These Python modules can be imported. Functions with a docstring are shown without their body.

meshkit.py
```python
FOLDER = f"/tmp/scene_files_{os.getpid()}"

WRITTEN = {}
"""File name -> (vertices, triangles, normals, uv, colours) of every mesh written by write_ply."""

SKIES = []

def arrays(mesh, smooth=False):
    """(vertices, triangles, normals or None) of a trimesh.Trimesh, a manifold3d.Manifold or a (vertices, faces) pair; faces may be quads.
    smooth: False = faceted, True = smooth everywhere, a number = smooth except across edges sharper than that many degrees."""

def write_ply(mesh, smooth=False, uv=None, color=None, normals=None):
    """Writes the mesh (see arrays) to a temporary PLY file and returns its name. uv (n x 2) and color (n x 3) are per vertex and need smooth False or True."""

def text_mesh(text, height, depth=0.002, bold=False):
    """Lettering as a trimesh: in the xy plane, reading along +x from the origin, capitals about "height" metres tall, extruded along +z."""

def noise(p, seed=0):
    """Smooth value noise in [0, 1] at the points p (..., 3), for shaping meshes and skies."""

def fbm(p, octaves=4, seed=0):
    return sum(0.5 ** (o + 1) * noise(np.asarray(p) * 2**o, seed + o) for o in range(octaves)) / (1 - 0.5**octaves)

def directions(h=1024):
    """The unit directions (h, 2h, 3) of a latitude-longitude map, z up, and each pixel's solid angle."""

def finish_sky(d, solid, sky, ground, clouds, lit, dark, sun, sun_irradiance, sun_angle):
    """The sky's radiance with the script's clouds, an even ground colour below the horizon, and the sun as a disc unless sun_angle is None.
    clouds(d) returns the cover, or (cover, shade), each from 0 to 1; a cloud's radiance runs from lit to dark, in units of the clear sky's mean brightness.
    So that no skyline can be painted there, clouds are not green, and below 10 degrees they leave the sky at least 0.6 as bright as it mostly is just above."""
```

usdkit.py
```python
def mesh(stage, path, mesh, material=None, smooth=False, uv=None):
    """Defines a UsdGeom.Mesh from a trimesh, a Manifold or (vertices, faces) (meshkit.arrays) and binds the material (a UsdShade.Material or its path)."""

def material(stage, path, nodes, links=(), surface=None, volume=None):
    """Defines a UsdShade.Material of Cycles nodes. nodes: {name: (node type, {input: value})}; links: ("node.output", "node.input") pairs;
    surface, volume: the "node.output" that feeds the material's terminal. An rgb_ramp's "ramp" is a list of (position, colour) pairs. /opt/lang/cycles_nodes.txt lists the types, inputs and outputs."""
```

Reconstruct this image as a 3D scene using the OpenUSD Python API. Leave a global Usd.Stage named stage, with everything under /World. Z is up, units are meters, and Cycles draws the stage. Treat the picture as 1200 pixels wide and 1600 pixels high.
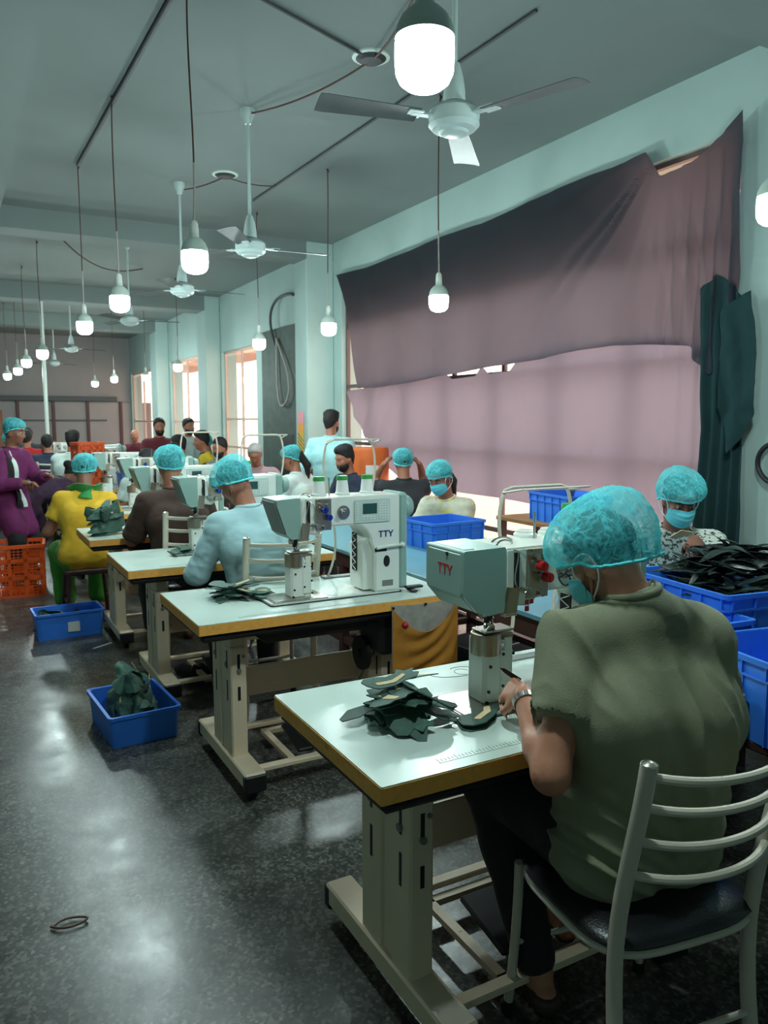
import math, random
import numpy as np, trimesh, manifold3d as m3, usdkit, meshkit
from shapely.geometry import Polygon, box as sbox
from pxr import Usd, UsdGeom, UsdLux, UsdShade, Gf, Sdf

stage = Usd.Stage.CreateInMemory()
UsdGeom.SetStageUpAxis(stage, 'Z'); UsdGeom.SetStageMetersPerUnit(stage, 1.0)
UsdGeom.Xform.Define(stage, '/World'); UsdGeom.Scope.Define(stage, '/World/Looks')

# ------------------------------------------------------------------ camera, sky, exposure
F_PX, EYE = 1215.0, 1.55
YAW, PITCH = math.radians(28.70), math.radians(6.81)
fw = np.array([math.sin(YAW) * math.cos(PITCH), math.cos(YAW) * math.cos(PITCH), -math.sin(PITCH)])
rt = np.array([math.cos(YAW), -math.sin(YAW), 0.0]); up = np.cross(rt, fw)
cam = UsdGeom.Camera.Define(stage, '/World/camera')
cam.CreateProjectionAttr('perspective'); cam.CreateFocalLengthAttr(24.3)
cam.CreateHorizontalApertureAttr(24.3 * 1200 / F_PX); cam.CreateVerticalApertureAttr(24.3 * 1600 / F_PX)
cam.CreateFStopAttr(5.6); cam.CreateFocusDistanceAttr(2.3); cam.CreateClippingRangeAttr((0.05, 200.0))
cam.CreateExposureAttr(0.32)
cam.AddTransformOp().Set(Gf.Matrix4d(*rt, 0, *up, 0, *(-fw), 0, 0, 0, EYE, 1))

LAMP_POWER = 235.0
SKY = 1.05
sky = UsdLux.DomeLight.Define(stage, '/World/sky')
sky.CreateColorAttr(Gf.Vec3f(1.0, 0.78, 0.66)); sky.CreateIntensityAttr(SKY)

SUN = 1.9
sun = UsdLux.DistantLight.Define(stage, '/World/sun')
sun.CreateIntensityAttr(SUN); sun.CreateAngleAttr(1.2); sun.CreateColorAttr(Gf.Vec3f(1.0, .88, .84))
el_, az_ = math.radians(60), math.radians(-24)          # the sun stands outside the window wall, a little towards the camera's end
sd_ = np.array([math.cos(el_) * math.cos(az_), math.cos(el_) * math.sin(az_), math.sin(el_)])
sx_ = np.cross([0, 0, 1.0], sd_); sx_ /= np.linalg.norm(sx_); sy_ = np.cross(sd_, sx_)
sun.AddTransformOp().Set(Gf.Matrix4d(*sx_, 0, *sy_, 0, *sd_, 0, 0, 0, 0, 1))

# ------------------------------------------------------------------ colours and materials
def lin(c):
    c = np.array(c, float) / 255.0
    return np.where(c <= 0.04045, c / 12.92, ((c + 0.055) / 1.055) ** 2.4)

MATS = {}
def M(name, rgb, rough=0.5, metal=0.0, var=0.0, vscale=8.0, bump=0.0, bscale=60.0, spots=None, coat=0.0, sheen=0.0, rnd=0.0, stretch=None):
    """Principled material: rgb is sRGB 0-255; var mixes large-scale noise into the colour, spots = (rgb, scale, threshold), rnd varies copies."""
    if name in MATS: return MATS[name]
    c = lin(rgb)
    nodes = {'p': ('principled_bsdf', {'base_color': c, 'roughness': rough, 'metallic': metal, 'coat_weight': coat, 'sheen_weight': sheen})}
    links, col = [], None
    nodes['tc'] = ('texture_coordinate', {})
    src = 'tc.object'
    if stretch:
        nodes['mp'] = ('mapping', {'scale': stretch}); links.append(('tc.object', 'mp.vector')); src = 'mp.vector'
    if var:
        nodes['n'] = ('noise_texture', {'scale': vscale, 'detail': 4.0, 'roughness': 0.6})
        nodes['r'] = ('rgb_ramp', {'ramp': [(0.3, c * (1 - var)), (0.7, np.minimum(c * (1 + var * 0.7), 1))]})
        links += [(src, 'n.vector'), ('n.fac', 'r.fac')]; col = 'r.color'
    if spots:
        nodes['sn'] = ('noise_texture', {'scale': spots[1], 'detail': 3.0})
        nodes['sr'] = ('rgb_ramp', {'ramp': [(spots[2], (0, 0, 0)), (min(spots[2] + 0.06, 1), (1, 1, 1))]})
        nodes['sm'] = ('mix', {'color1': c, 'color2': lin(spots[0])})
        links += [(src, 'sn.vector'), ('sn.fac', 'sr.fac'), ('sr.color', 'sm.fac')]
        if col: links.append((col, 'sm.color1'))
        col = 'sm.color'
    if rnd:
        nodes['oi'] = ('object_info', {}); nodes['rr'] = ('map_range', {'from_min': 0.0, 'from_max': 1.0, 'to_min': 1 - rnd, 'to_max': 1 + rnd})
        nodes['hv'] = ('hsv', {'color': c}); links += [('oi.random', 'rr.value'), ('rr.result', 'hv.value')]
        if col: links.append((col, 'hv.color'))
        col = 'hv.color'
    if col: links.append((col, 'p.base_color'))
    if bump:
        nodes['bn'] = ('noise_texture', {'scale': bscale, 'detail': 3.0}); nodes['b'] = ('bump', {'strength': bump, 'distance': 0.004})
        links += [(src, 'bn.vector'), ('bn.fac', 'b.height'), ('b.normal', 'p.normal')]
    MATS[name] = usdkit.material(stage, '/World/Looks/' + name, nodes, links, surface='p.BSDF')
    return MATS[name]

def emit(name, rgb_lin, strength):
    if name not in MATS:
        MATS[name] = usdkit.material(stage, '/World/Looks/' + name, {'e': ('emission', {'color': rgb_lin, 'strength': strength})}, [], surface='e.emission')
    return MATS[name]

# ------------------------------------------------------------------ scene tree helpers
TAKEN = {}
def numbered(parent, name):
    k = (parent, name); n = TAKEN.get(k, 0); TAKEN[k] = n + 1
    return name if n == 0 else f'{name}_{n:03d}'

def path_of(parent):
    return '/World' if parent is None else str(parent.GetPath())

def tag(prim, label=None, cat=None, group=None, kind=None):
    p = prim.GetPrim() if hasattr(prim, 'GetPrim') else prim
    for k, v in (('label', label), ('category', cat), ('group', group), ('kind', kind)):
        if v: p.SetCustomDataByKey(k, v)
    return p

def obj(name, mesh, mat, parent=None, smooth=30, label=None, kind=None):
    pp = path_of(parent)
    m = usdkit.mesh(stage, pp + '/' + numbered(pp, name), mesh, mat, smooth=smooth)
    p = m.GetPrim()
    if label or kind: tag(p, label, kind=kind)
    return p

def objs(name, meshes, mat, parent, smooth=30):
    for m_ in meshes: obj(name, m_, mat, parent, smooth)

def thing(name, label, cat, loc=(0, 0, 0), rotz=0.0, group=None, rot=None, scale=None):
    x = UsdGeom.Xform.Define(stage, '/World/' + numbered('/World', name))
    x.AddTranslateOp().Set(Gf.Vec3d(*map(float, loc)))
    x.AddRotateXYZOp().Set(Gf.Vec3f(*map(float, rot)) if rot is not None else Gf.Vec3f(0, 0, float(rotz)))
    if scale is not None: x.AddScaleOp().Set(Gf.Vec3f(*([float(scale)] * 3 if np.ndim(scale) == 0 else map(float, scale))))
    return tag(x, label, cat, group)

def dup(src, label, loc, rotz=0.0, group=None, rot=None, scale=None, name=None):
    was = src.GetCustomData()
    p = thing(name or src.GetName().rstrip('0123456789').rstrip('_'), label, was['category'], loc, rotz, group or was.get('group'), rot, scale)
    p.GetReferences().AddInternalReference(src.GetPath()); p.SetInstanceable(True)
    return p

def struct(name, mesh, mat, label=None, smooth=30):
    return tag(obj(name, mesh, mat, None, smooth), label, None, None, 'structure')

# ------------------------------------------------------------------ shape helpers (all return trimesh)
cat_ = trimesh.util.concatenate
def bx(size, c=(0, 0, 0), bev=0.0, rz=0.0, rot=None):
    sx, sy, sz = [max(s, 1e-4) / 2 for s in size]
    if bev <= 0:
        m = trimesh.creation.box(extents=[2 * sx, 2 * sy, 2 * sz])
    else:
        b = min(bev, sx * .9, sy * .9, sz * .9); pts = []
        for i in (-1, 1):
            for j in (-1, 1):
                for k in (-1, 1):
                    pts += [(i * (sx - b), j * (sy - b), k * sz), (i * (sx - b), j * sy, k * (sz - b)), (i * sx, j * (sy - b), k * (sz - b))]
        m = trimesh.convex.convex_hull(np.array(pts))
    if rot is not None: m.apply_transform(trimesh.transformations.euler_matrix(*np.radians(rot)))
    if rz: m.apply_transform(trimesh.transformations.rotation_matrix(math.radians(rz), [0, 0, 1]))
    m.apply_translation(c); return m

def span(p0, p1, bev=0.0):
    p0, p1 = np.array(p0, float), np.array(p1, float)
    return bx(np.abs(p1 - p0), (p0 + p1) / 2, bev)

def frame_from(d):
    d = np.asarray(d, float); d = d / np.linalg.norm(d)
    a = np.array([0, 0, 1.0]) if abs(d[2]) < 0.9 else np.array([1.0, 0, 0])
    u = np.cross(a, d); u /= np.linalg.norm(u); return u, np.cross(d, u), d

def tube(pts, r, n=10, closed=False):
    """Round bar along a polyline; r may be one radius or one per point."""
    P = np.asarray(pts, float); k = len(P); r = np.broadcast_to(np.asarray(r, float), (k,))
    T = np.roll(P, -1, 0) - np.roll(P, 1, 0) if closed else np.gradient(P, axis=0)
    T /= np.maximum(np.linalg.norm(T, axis=1, keepdims=True), 1e-9)
    u, v, _ = frame_from(T[0]); V = []
    ang = np.linspace(0, 2 * np.pi, n, endpoint=False)
    for i in range(k):
        u = u - T[i] * (u @ T[i]); u /= np.linalg.norm(u); v = np.cross(T[i], u)
        V.append(P[i] + r[i] * (np.cos(ang)[:, None] * u + np.sin(ang)[:, None] * v))
    V = np.vstack(V); Fc = []
    for i in range(k if closed else k - 1):
        a, b = i * n, ((i + 1) % k) * n
        for j in range(n):
            jj = (j + 1) % n
            Fc += [(a + j, a + jj, b + jj), (a + j, b + jj, b + j)]
    if not closed:
        V = np.vstack([V, P[:1], P[-1:]]); c0, c1 = len(V) - 2, len(V) - 1
        for j in range(n):
            jj = (j + 1) % n
            Fc += [(c0, jj, j), (c1, (k - 1) * n + j, (k - 1) * n + jj)]
    return trimesh.Trimesh(V, Fc, process=False)

def curve(pts, n=24):
    from scipy.interpolate import CubicSpline
    P = np.asarray(pts, float); t = np.r_[0, np.cumsum(np.linalg.norm(np.diff(P, axis=0), axis=1))]
    return CubicSpline(t, P)(np.linspace(0, t[-1], n))

def cyl(p0, p1, r, r2=None, n=20):
    return tube([p0, p1], [r, r if r2 is None else r2], n)

def lathe(prof, n=28, c=(0, 0, 0)):
    """Profile of (radius, z) pairs turned about z."""
    m = trimesh.creation.revolve(np.array(prof, float), sections=n); m.apply_translation(c); m.fix_normals(); return m

def extr(poly, h, z=0.0):
    m = trimesh.creation.extrude_polygon(poly, h); m.apply_translation([0, 0, z]); return m

def xform(m, loc=(0, 0, 0), rot=(0, 0, 0)):
    m = m.copy(); m.apply_transform(trimesh.transformations.euler_matrix(*np.radians(rot))); m.apply_translation(loc); return m

def plate_xz(poly, y0, y1):
    """A polygon drawn in x-z, extruded from y0 to y1."""
    m = extr(poly, abs(y1 - y0)); V = m.vertices.copy()
    m.vertices = np.c_[V[:, 0], max(y0, y1) - V[:, 2], V[:, 1]]; return m

def grid_mesh(P, closed_u=False):
    nu, nv = P.shape[:2]; V = P.reshape(-1, 3); F = []
    i, j = np.meshgrid(np.arange(nu - (0 if closed_u else 1)), np.arange(nv - 1), indexing='ij')
    a = i * nv + j; b = ((i + 1) % nu) * nv + j
    F = np.vstack([np.c_[a.ravel(), b.ravel(), (b + 1).ravel()], np.c_[a.ravel(), (b + 1).ravel(), (a + 1).ravel()]])
    return trimesh.Trimesh(V, F, process=False)

def shell(P, th):
    """A sheet of cloth: grid of points given thickness th, with closed edges."""
    nu, nv = P.shape[:2]
    m = grid_mesh(P); N = np.array(m.vertex_normals).reshape(P.shape)
    a, b = P + N * th / 2, P - N * th / 2
    rim = lambda X: np.vstack([X[:, 0], X[-1, 1:], X[-2::-1, -1], X[0, -2:0:-1]])
    top, bot = grid_mesh(a), grid_mesh(b); bot.invert()
    ra, rb = rim(a), rim(b); side = grid_mesh(np.stack([np.vstack([ra, ra[:1]]), np.vstack([rb, rb[:1]])], 1))
    return cat_([top, bot, side])
# ------------------------------------------------------------------ named materials
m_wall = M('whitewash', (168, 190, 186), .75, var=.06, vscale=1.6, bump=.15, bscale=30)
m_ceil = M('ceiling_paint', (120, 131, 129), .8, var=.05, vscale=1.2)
m_far = M('far_wall_paint', (150, 146, 146), .8, var=.06, vscale=1.5)
m_dark_trim = M('dark_trim', (74, 78, 78), .6)
m_maroon = M('maroon_paint', (82, 44, 44), .55, var=.1)
m_top = M('laminate_top', (206, 222, 214), .28, var=.03, vscale=3)
m_edge = M('fibreboard_edge', (242, 172, 80), .6, var=.12, vscale=40, spots=((120, 84, 34), 18.0, .66))
m_cream = M('cream_enamel', (222, 202, 174), .45, var=.05, vscale=5, spots=((92, 80, 66), 30.0, .72))
m_black = M('black_plastic', (22, 23, 25), .5)
m_rubber = M('black_rubber', (16, 16, 17), .7)
m_white = M('white_enamel', (226, 230, 222), .28, coat=.3, var=.02)
m_teal = M('grey_green_plastic', (142, 172, 164), .38, var=.04)
m_grey = M('grey_plastic', (120, 124, 122), .45)
m_steel = M('steel', (190, 186, 178), .28, 1.0)
m_bronze = M('worn_steel', (182, 166, 148), .32, 1.0)
m_lcd = M('lcd_glass', (48, 82, 76), .2)
m_keys = M('panel_film', (190, 206, 202), .4)
m_navy = M('navy_ink', (26, 40, 104), .5)
m_red = M('red_ink', (176, 36, 44), .45)
m_redk = M('red_knob', (170, 18, 22), .25, coat=.4)
m_bluek = M('blue_knob', (20, 44, 150), .25, coat=.4)
m_crate = M('blue_crate_plastic', (52, 122, 226), .42, var=.06, vscale=6, rnd=.08)
m_orange = M('orange_crate_plastic', (222, 84, 22), .45, var=.06)
m_leather = M('dark_green_leather', (60, 94, 82), .62, var=.15, vscale=30, bump=.3, bscale=220, rnd=.3)
m_leather2 = M('black_leather', (18, 24, 23), .48, var=.2, vscale=30, rnd=.45)
m_tan = M('cream_lining', (214, 190, 146), .7)
m_tube = M('white_painted_tube', (206, 196, 180), .4, var=.04, spots=((60, 54, 48), 40.0, .74))
m_seat = M('black_vinyl', (20, 22, 24), .32, bump=.2, bscale=180)
m_bluebench = M('blue_bench_laminate', (104, 156, 172), .35, var=.12, vscale=2.5)
m_brownsteel = M('brown_steel', (64, 38, 36), .5, var=.1)
m_cord = M('cord_white', (176, 168, 160), .6)
m_corddark = M('cord_brown', (92, 62, 56), .6)
m_cone = M('green_plastic', (50, 150, 70), .4)
m_sock = M('lamp_housing', (200, 214, 206), .4)
m_fan = M('fan_grey', (186, 202, 200), .35)
m_blade = M('fan_blade_grey', (84, 88, 88), .5, var=.2, vscale=6)
m_pouch = M('ochre_cloth', (188, 124, 40), .8, var=.12, vscale=12, bump=.3, bscale=90)
m_pouchin = M('grey_lining', (160, 156, 148), .85, var=.2, vscale=25)
m_paper = M('paper', (222, 224, 222), .7)
m_pen = M('pen_line', (92, 104, 98), .7)
m_hair = M('black_hair', (20, 17, 17), .72, bump=.6, bscale=140, var=.3, vscale=60)
m_hairgrey = M('grey_hair', (150, 146, 142), .6, bump=.5, bscale=120)
m_glass_dark = M('spectacle_black', (14, 14, 15), .25)
m_eye = M('eye_white', (210, 205, 198), .2)
m_iris = M('eye_dark', (24, 16, 12), .15)
m_sole = M('sandal_brown', (70, 52, 42), .6)
m_bark = M('tarp_grey_green', (70, 84, 78), .7, var=.25, vscale=7)
def skin(n, rgb): return M(n, rgb, .48, var=.07, vscale=14, bump=.08, bscale=200)
sk_a = skin('skin_a', (184, 124, 98)); sk_b = skin('skin_b', (158, 102, 80)); sk_c = skin('skin_c', (132, 86, 68))
def cloth(n, rgb, var=.08, **k): return M(n, rgb, .85, var=var, vscale=k.pop('vscale', 9), bump=.25, bscale=k.pop('bscale', 260), sheen=.03, **k)

def net_material():
    nodes = {
        'tc': ('texture_coordinate', {}),
        'w': ('noise_texture', {'scale': 9.0, 'detail': 3.0, 'distortion': 1.2}),
        'mx': ('mix_vector', {'fac': .12}),
        'v': ('voronoi_texture', {'feature': 'distance_to_edge', 'scale': 30.0, 'randomness': 1.0}),
        'v2': ('voronoi_texture', {'feature': 'distance_to_edge', 'scale': 75.0, 'randomness': 1.0}),
        'm1': ('map_range', {'from_min': 0.0, 'from_max': 0.10, 'to_min': 1.0, 'to_max': 0.0, 'clamp': True}),
        'm2': ('map_range', {'from_min': 0.0, 'from_max': 0.09, 'to_min': .8, 'to_max': 0.0, 'clamp': True}),
        'nz': ('noise_texture', {'scale': 16.0, 'detail': 3.0}),
        'a1': ('math', {'math_type': 'maximum'}), 'a2': ('math', {'math_type': 'multiply_add', 'value2': .54, 'value3': .44}),
        'a3': ('math', {'math_type': 'multiply'}), 'a4': ('map_range', {'from_min': .3, 'from_max': .7, 'to_min': .75, 'to_max': 1.1}),
        'd': ('diffuse_bsdf', {'color': lin((112, 226, 234))}), 'tr': ('translucent_bsdf', {'color': lin((112, 226, 234))}),
        'mc': ('mix_closure', {'fac': .35}), 't': ('transparent_bsdf', {'color': (1, 1, 1)}), 'mm': ('mix_closure', {}),
    }
    links = [('tc.object', 'w.vector'), ('tc.object', 'mx.a'), ('w.color', 'mx.b'), ('mx.result', 'v.vector'), ('mx.result', 'v2.vector'),
             ('v.distance', 'm1.value'), ('v2.distance', 'm2.value'), ('m1.result', 'a1.value1'), ('m2.result', 'a1.value2'), ('a1.value', 'a2.value1'),
             ('tc.object', 'nz.vector'), ('nz.fac', 'a4.value'), ('a2.value', 'a3.value1'), ('a4.result', 'a3.value2'), ('a3.value', 'mm.fac'),
             ('d.BSDF', 'mc.closure1'), ('tr.BSDF', 'mc.closure2'), ('t.BSDF', 'mm.closure1'), ('mc.closure', 'mm.closure2')]
    return usdkit.material(stage, '/World/Looks/hair_net', nodes, links, surface='mm.closure')
m_net = net_material()
m_netband = M('hair_net_band', (96, 218, 226), .8, bump=.4, bscale=160)
m_mask = M('mask_blue', (96, 194, 208), .8, bump=.1, bscale=300)
m_loop = M('mask_loop', (226, 232, 232), .7)

def sheet_material(name, rgb, trans, mix, folds=0.0):
    """Thin cloth that lets daylight through."""
    nodes = {'tc': ('texture_coordinate', {}), 'n': ('noise_texture', {'scale': 5.0, 'detail': 4.0}), 'wv': ('noise_texture', {'scale': 240.0, 'detail': 2.0}),
             'r': ('rgb_ramp', {'ramp': [(.3, lin(rgb) * .88), (.7, lin(rgb) * 1.1)]}),
             'd': ('diffuse_bsdf', {}), 't': ('translucent_bsdf', {'color': lin(trans)}), 'm': ('mix_closure', {'fac': mix}),
             'b': ('bump', {'strength': .15, 'distance': .002})}
    links = [('tc.object', 'n.vector'), ('tc.object', 'wv.vector'), ('n.fac', 'r.fac'), ('r.color', 'd.color'), ('wv.fac', 'b.height'), ('b.normal', 'd.normal'),
             ('d.BSDF', 'm.closure1'), ('t.BSDF', 'm.closure2')]
    return usdkit.material(stage, '/World/Looks/' + name, nodes, links, surface='m.closure')
m_sheet = sheet_material('curtain_cloth', (58, 68, 74), (200, 200, 213), .72)
m_sheet2 = sheet_material('upper_curtain_cloth', (62, 72, 78), (182, 180, 190), .66)
m_plank = M('salmon_plank', (226, 168, 142), .8)
m_drape = sheet_material('drape_cloth', (44, 66, 68), (60, 74, 76), .2)

def floor_material():
    nodes = {'tc': ('texture_coordinate', {}),
             'v': ('voronoi_texture', {'scale': 90.0, 'randomness': 1.0}), 'vr': ('rgb_ramp', {'ramp': [(.0, (.042, .045, .041)), (.45, (.065, .069, .062)), (.62, (.11, .113, .10)), (.8, (.175, .172, .152)), (1., (.27, .26, .23))]}),
             'n': ('noise_texture', {'scale': 1.1, 'detail': 5.0, 'roughness': .6}), 'nr': ('rgb_ramp', {'ramp': [(.3, (.45, .45, .45)), (.7, (1., 1., 1.))]}),
             'mx': ('mix', {'mix_type': 'multiply', 'fac': 1.0}),
             'rn': ('map_range', {'from_min': .3, 'from_max': .75, 'to_min': .22, 'to_max': .44}),
             'n2': ('noise_texture', {'scale': 3.5, 'detail': 6.0, 'roughness': .65}),
             'bn': ('noise_texture', {'scale': 26.0, 'detail': 3.0}), 'b': ('bump', {'strength': .1, 'distance': .003}),
             'p': ('principled_bsdf', {'ior': 1.5})}
    links = [('tc.object', 'v.vector'), ('v.color', 'vr.fac'), ('tc.object', 'n.vector'), ('n.fac', 'nr.fac'), ('vr.color', 'mx.color1'), ('nr.color', 'mx.color2'),
             ('mx.color', 'p.base_color'), ('tc.object', 'n2.vector'), ('n2.fac', 'rn.value'), ('rn.result', 'p.roughness'),
             ('tc.object', 'bn.vector'), ('bn.fac', 'b.height'), ('b.normal', 'p.normal')]
    return usdkit.material(stage, '/World/Looks/terrazzo', nodes, links, surface='p.BSDF')
m_floor = floor_material()

def pane_material():
    nodes = {'t': ('transparent_bsdf', {'color': (.93, .93, .93)}), 'g': ('glossy_bsdf', {'color': (1, 1, 1), 'roughness': .02}), 'f': ('layer_weight', {'blend': .5}), 'q': ('math', {'math_type': 'power', 'value2': 5.0}), 'k': ('math', {'math_type': 'multiply_add', 'value2': .8, 'value3': .03}), 'm': ('mix_closure', {})}
    return usdkit.material(stage, '/World/Looks/window_glass', nodes, [('f.facing', 'q.value1'), ('q.value', 'k.value1'), ('k.value', 'm.fac'), ('t.BSDF', 'm.closure1'), ('g.BSDF', 'm.closure2')], surface='m.closure')
m_pane = pane_material()
m_bulb = emit('lamp_glow', (.80, 1.0, .97), LAMP_POWER)
m_ground_out = M('sunlit_concrete', (208, 186, 174), .9, var=.05, vscale=.5)
m_wall_out = M('outer_wall', (206, 176, 160), .9, var=.04)
# ------------------------------------------------------------------ room shell
XW, YF, ZC = 3.90, 20.4, 3.54
X0, Y0 = -3.6, -2.6
struct('floor', span((X0 - .2, Y0 - .2, -.2), (XW + .25, YF + .2, 0)), m_floor, 'dark polished terrazzo floor running the length of the workshop')
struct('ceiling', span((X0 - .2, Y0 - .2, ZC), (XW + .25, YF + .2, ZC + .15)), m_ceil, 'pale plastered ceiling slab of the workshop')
struct('wall_left', span((X0 - .2, Y0 - .2, 0), (X0, YF + .2, ZC)), m_wall, 'whitewashed long wall across the aisle')
struct('wall_near', span((X0, Y0 - .2, 0), (XW + .25, Y0, ZC)), m_wall, 'whitewashed end wall of the workshop')
OPEN = [(3.00, 8.12, .07, 3.13), (11.0, 12.68, .55, 2.64), (14.0, 16.2, .55, 2.70), (17.9, 20.25, .55, 2.66)]
parts, ycur = [], Y0 - .2
for (a, b, z0, z1) in OPEN:
    parts += [span((XW, ycur, 0), (XW + .25, a, ZC)), span((XW, a, 0), (XW + .25, b, z0)), span((XW, a, z1), (XW + .25, b, ZC))]; ycur = b
parts.append(span((XW, ycur, 0), (XW + .25, YF + .2, ZC)))
wall_r = struct('wall_right', cat_(parts), m_wall, 'pale green-white window wall along the row of pillars')
for n, (a, b, x) in enumerate(((8.33, 8.69, 3.56), (12.73, 13.2, 3.64), (16.28, 16.8, 3.64))):
    struct('pillar', span((x, a, 0), (XW, b, ZC), .012), m_wall, ('pillar with a striped notice beside the curtained window', 'second pillar, between two bare bright windows', 'third pillar, close to the far grey wall')[n])
# beams: two across the room, one lengthwise
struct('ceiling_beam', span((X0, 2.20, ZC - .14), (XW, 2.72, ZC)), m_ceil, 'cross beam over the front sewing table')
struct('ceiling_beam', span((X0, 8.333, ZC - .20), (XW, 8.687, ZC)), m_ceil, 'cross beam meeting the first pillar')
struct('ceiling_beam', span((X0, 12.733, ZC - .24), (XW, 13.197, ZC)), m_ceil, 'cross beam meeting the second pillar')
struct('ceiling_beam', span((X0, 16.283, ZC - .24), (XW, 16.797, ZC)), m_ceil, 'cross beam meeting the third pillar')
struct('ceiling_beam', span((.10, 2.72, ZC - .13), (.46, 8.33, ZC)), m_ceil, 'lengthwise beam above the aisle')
# far wall with a panelled lower half
fwall = struct('wall_far', span((X0, YF, 0), (XW + .25, YF + .2, ZC)), m_far, 'grey far wall of the workshop')
struct('trim_1', span((X0, YF - .14, 1.98), (3.55, YF, 2.10), .01), m_dark_trim, 'dark rail running across the grey far wall')
for i in range(9):
    x = -2.6 + i * .78
    obj('panel', span((x + .03, YF - .05, .1), (x + .75, YF - .002, 1.96), .01), m_far, fwall)
for i in range(9):
    x = -2.6 + i * .78
    obj('upright', span((x - .035, YF - .09, 0), (x + .035, YF - .002, 1.98), .006), m_maroon, fwall, label='dark maroon upright on the grey wall')
obj('rail', span((1.2, YF - .08, 1.50), (3.3, YF - .052, 1.54)), m_dark_trim, fwall)

# windows in the long wall: frame, mullions, panes, grille bars
def window(n, y0, y1, z0, z1, ny, zs, label, mat):
    w = UsdGeom.Xform.Define(stage, f'/World/window_{n}'); w = tag(w, label, None, None, 'structure')
    x = XW + .07
    fr = [span((x - .02, y0, z0), (x + .02, y0 + .03, z1)), span((x - .02, y1 - .03, z0), (x + .02, y1, z1)), span((x - .02, y0, z0), (x + .02, y1, z0 + .03)), span((x - .02, y0, z1 - .03), (x + .02, y1, z1))]
    obj('frame', cat_(fr), mat, w)
    ys = np.linspace(y0, y1, ny + 1)
    for y in ys[1:-1]: obj('mullion', span((x - .015, y - .02, z0 + .03), (x + .015, y + .02, z1 - .03)), mat, w)
    for z in zs: obj('transom', span((x - .014, y0 + .03, z - .02), (x + .014, y1 - .03, z + .02)), mat, w)
    zz = [z0 + .05] + list(zs) + [z1 - .05]
    for a, b in zip(ys[:-1], ys[1:]):
        for c, d in zip(zz[:-1], zz[1:]):
            obj('pane', span((x - .003, a + .027, c + .027), (x + .003, b - .027, d - .027)), m_pane, w)
    return w
m_wframe = M('window_steel', (96, 78, 74), .5)
m_wframe2 = M('window_wood', (196, 170, 156), .5)
window(1, *OPEN[0], 7, (.62, 1.28, 1.92, 2.58), 'wide steel-framed window behind the hanging dark cloths', m_wframe)
window(2, *OPEN[1], 2, (1.1, 1.55), 'bright bare window between the first and second pillars', m_wframe2)
window(3, *OPEN[2], 2, (1.5,), 'bright bare window between the second and third pillars', m_wframe2)
window(4, *OPEN[3], 2, (1.5,), 'bright window beside the grey far wall', m_wframe2)
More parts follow.
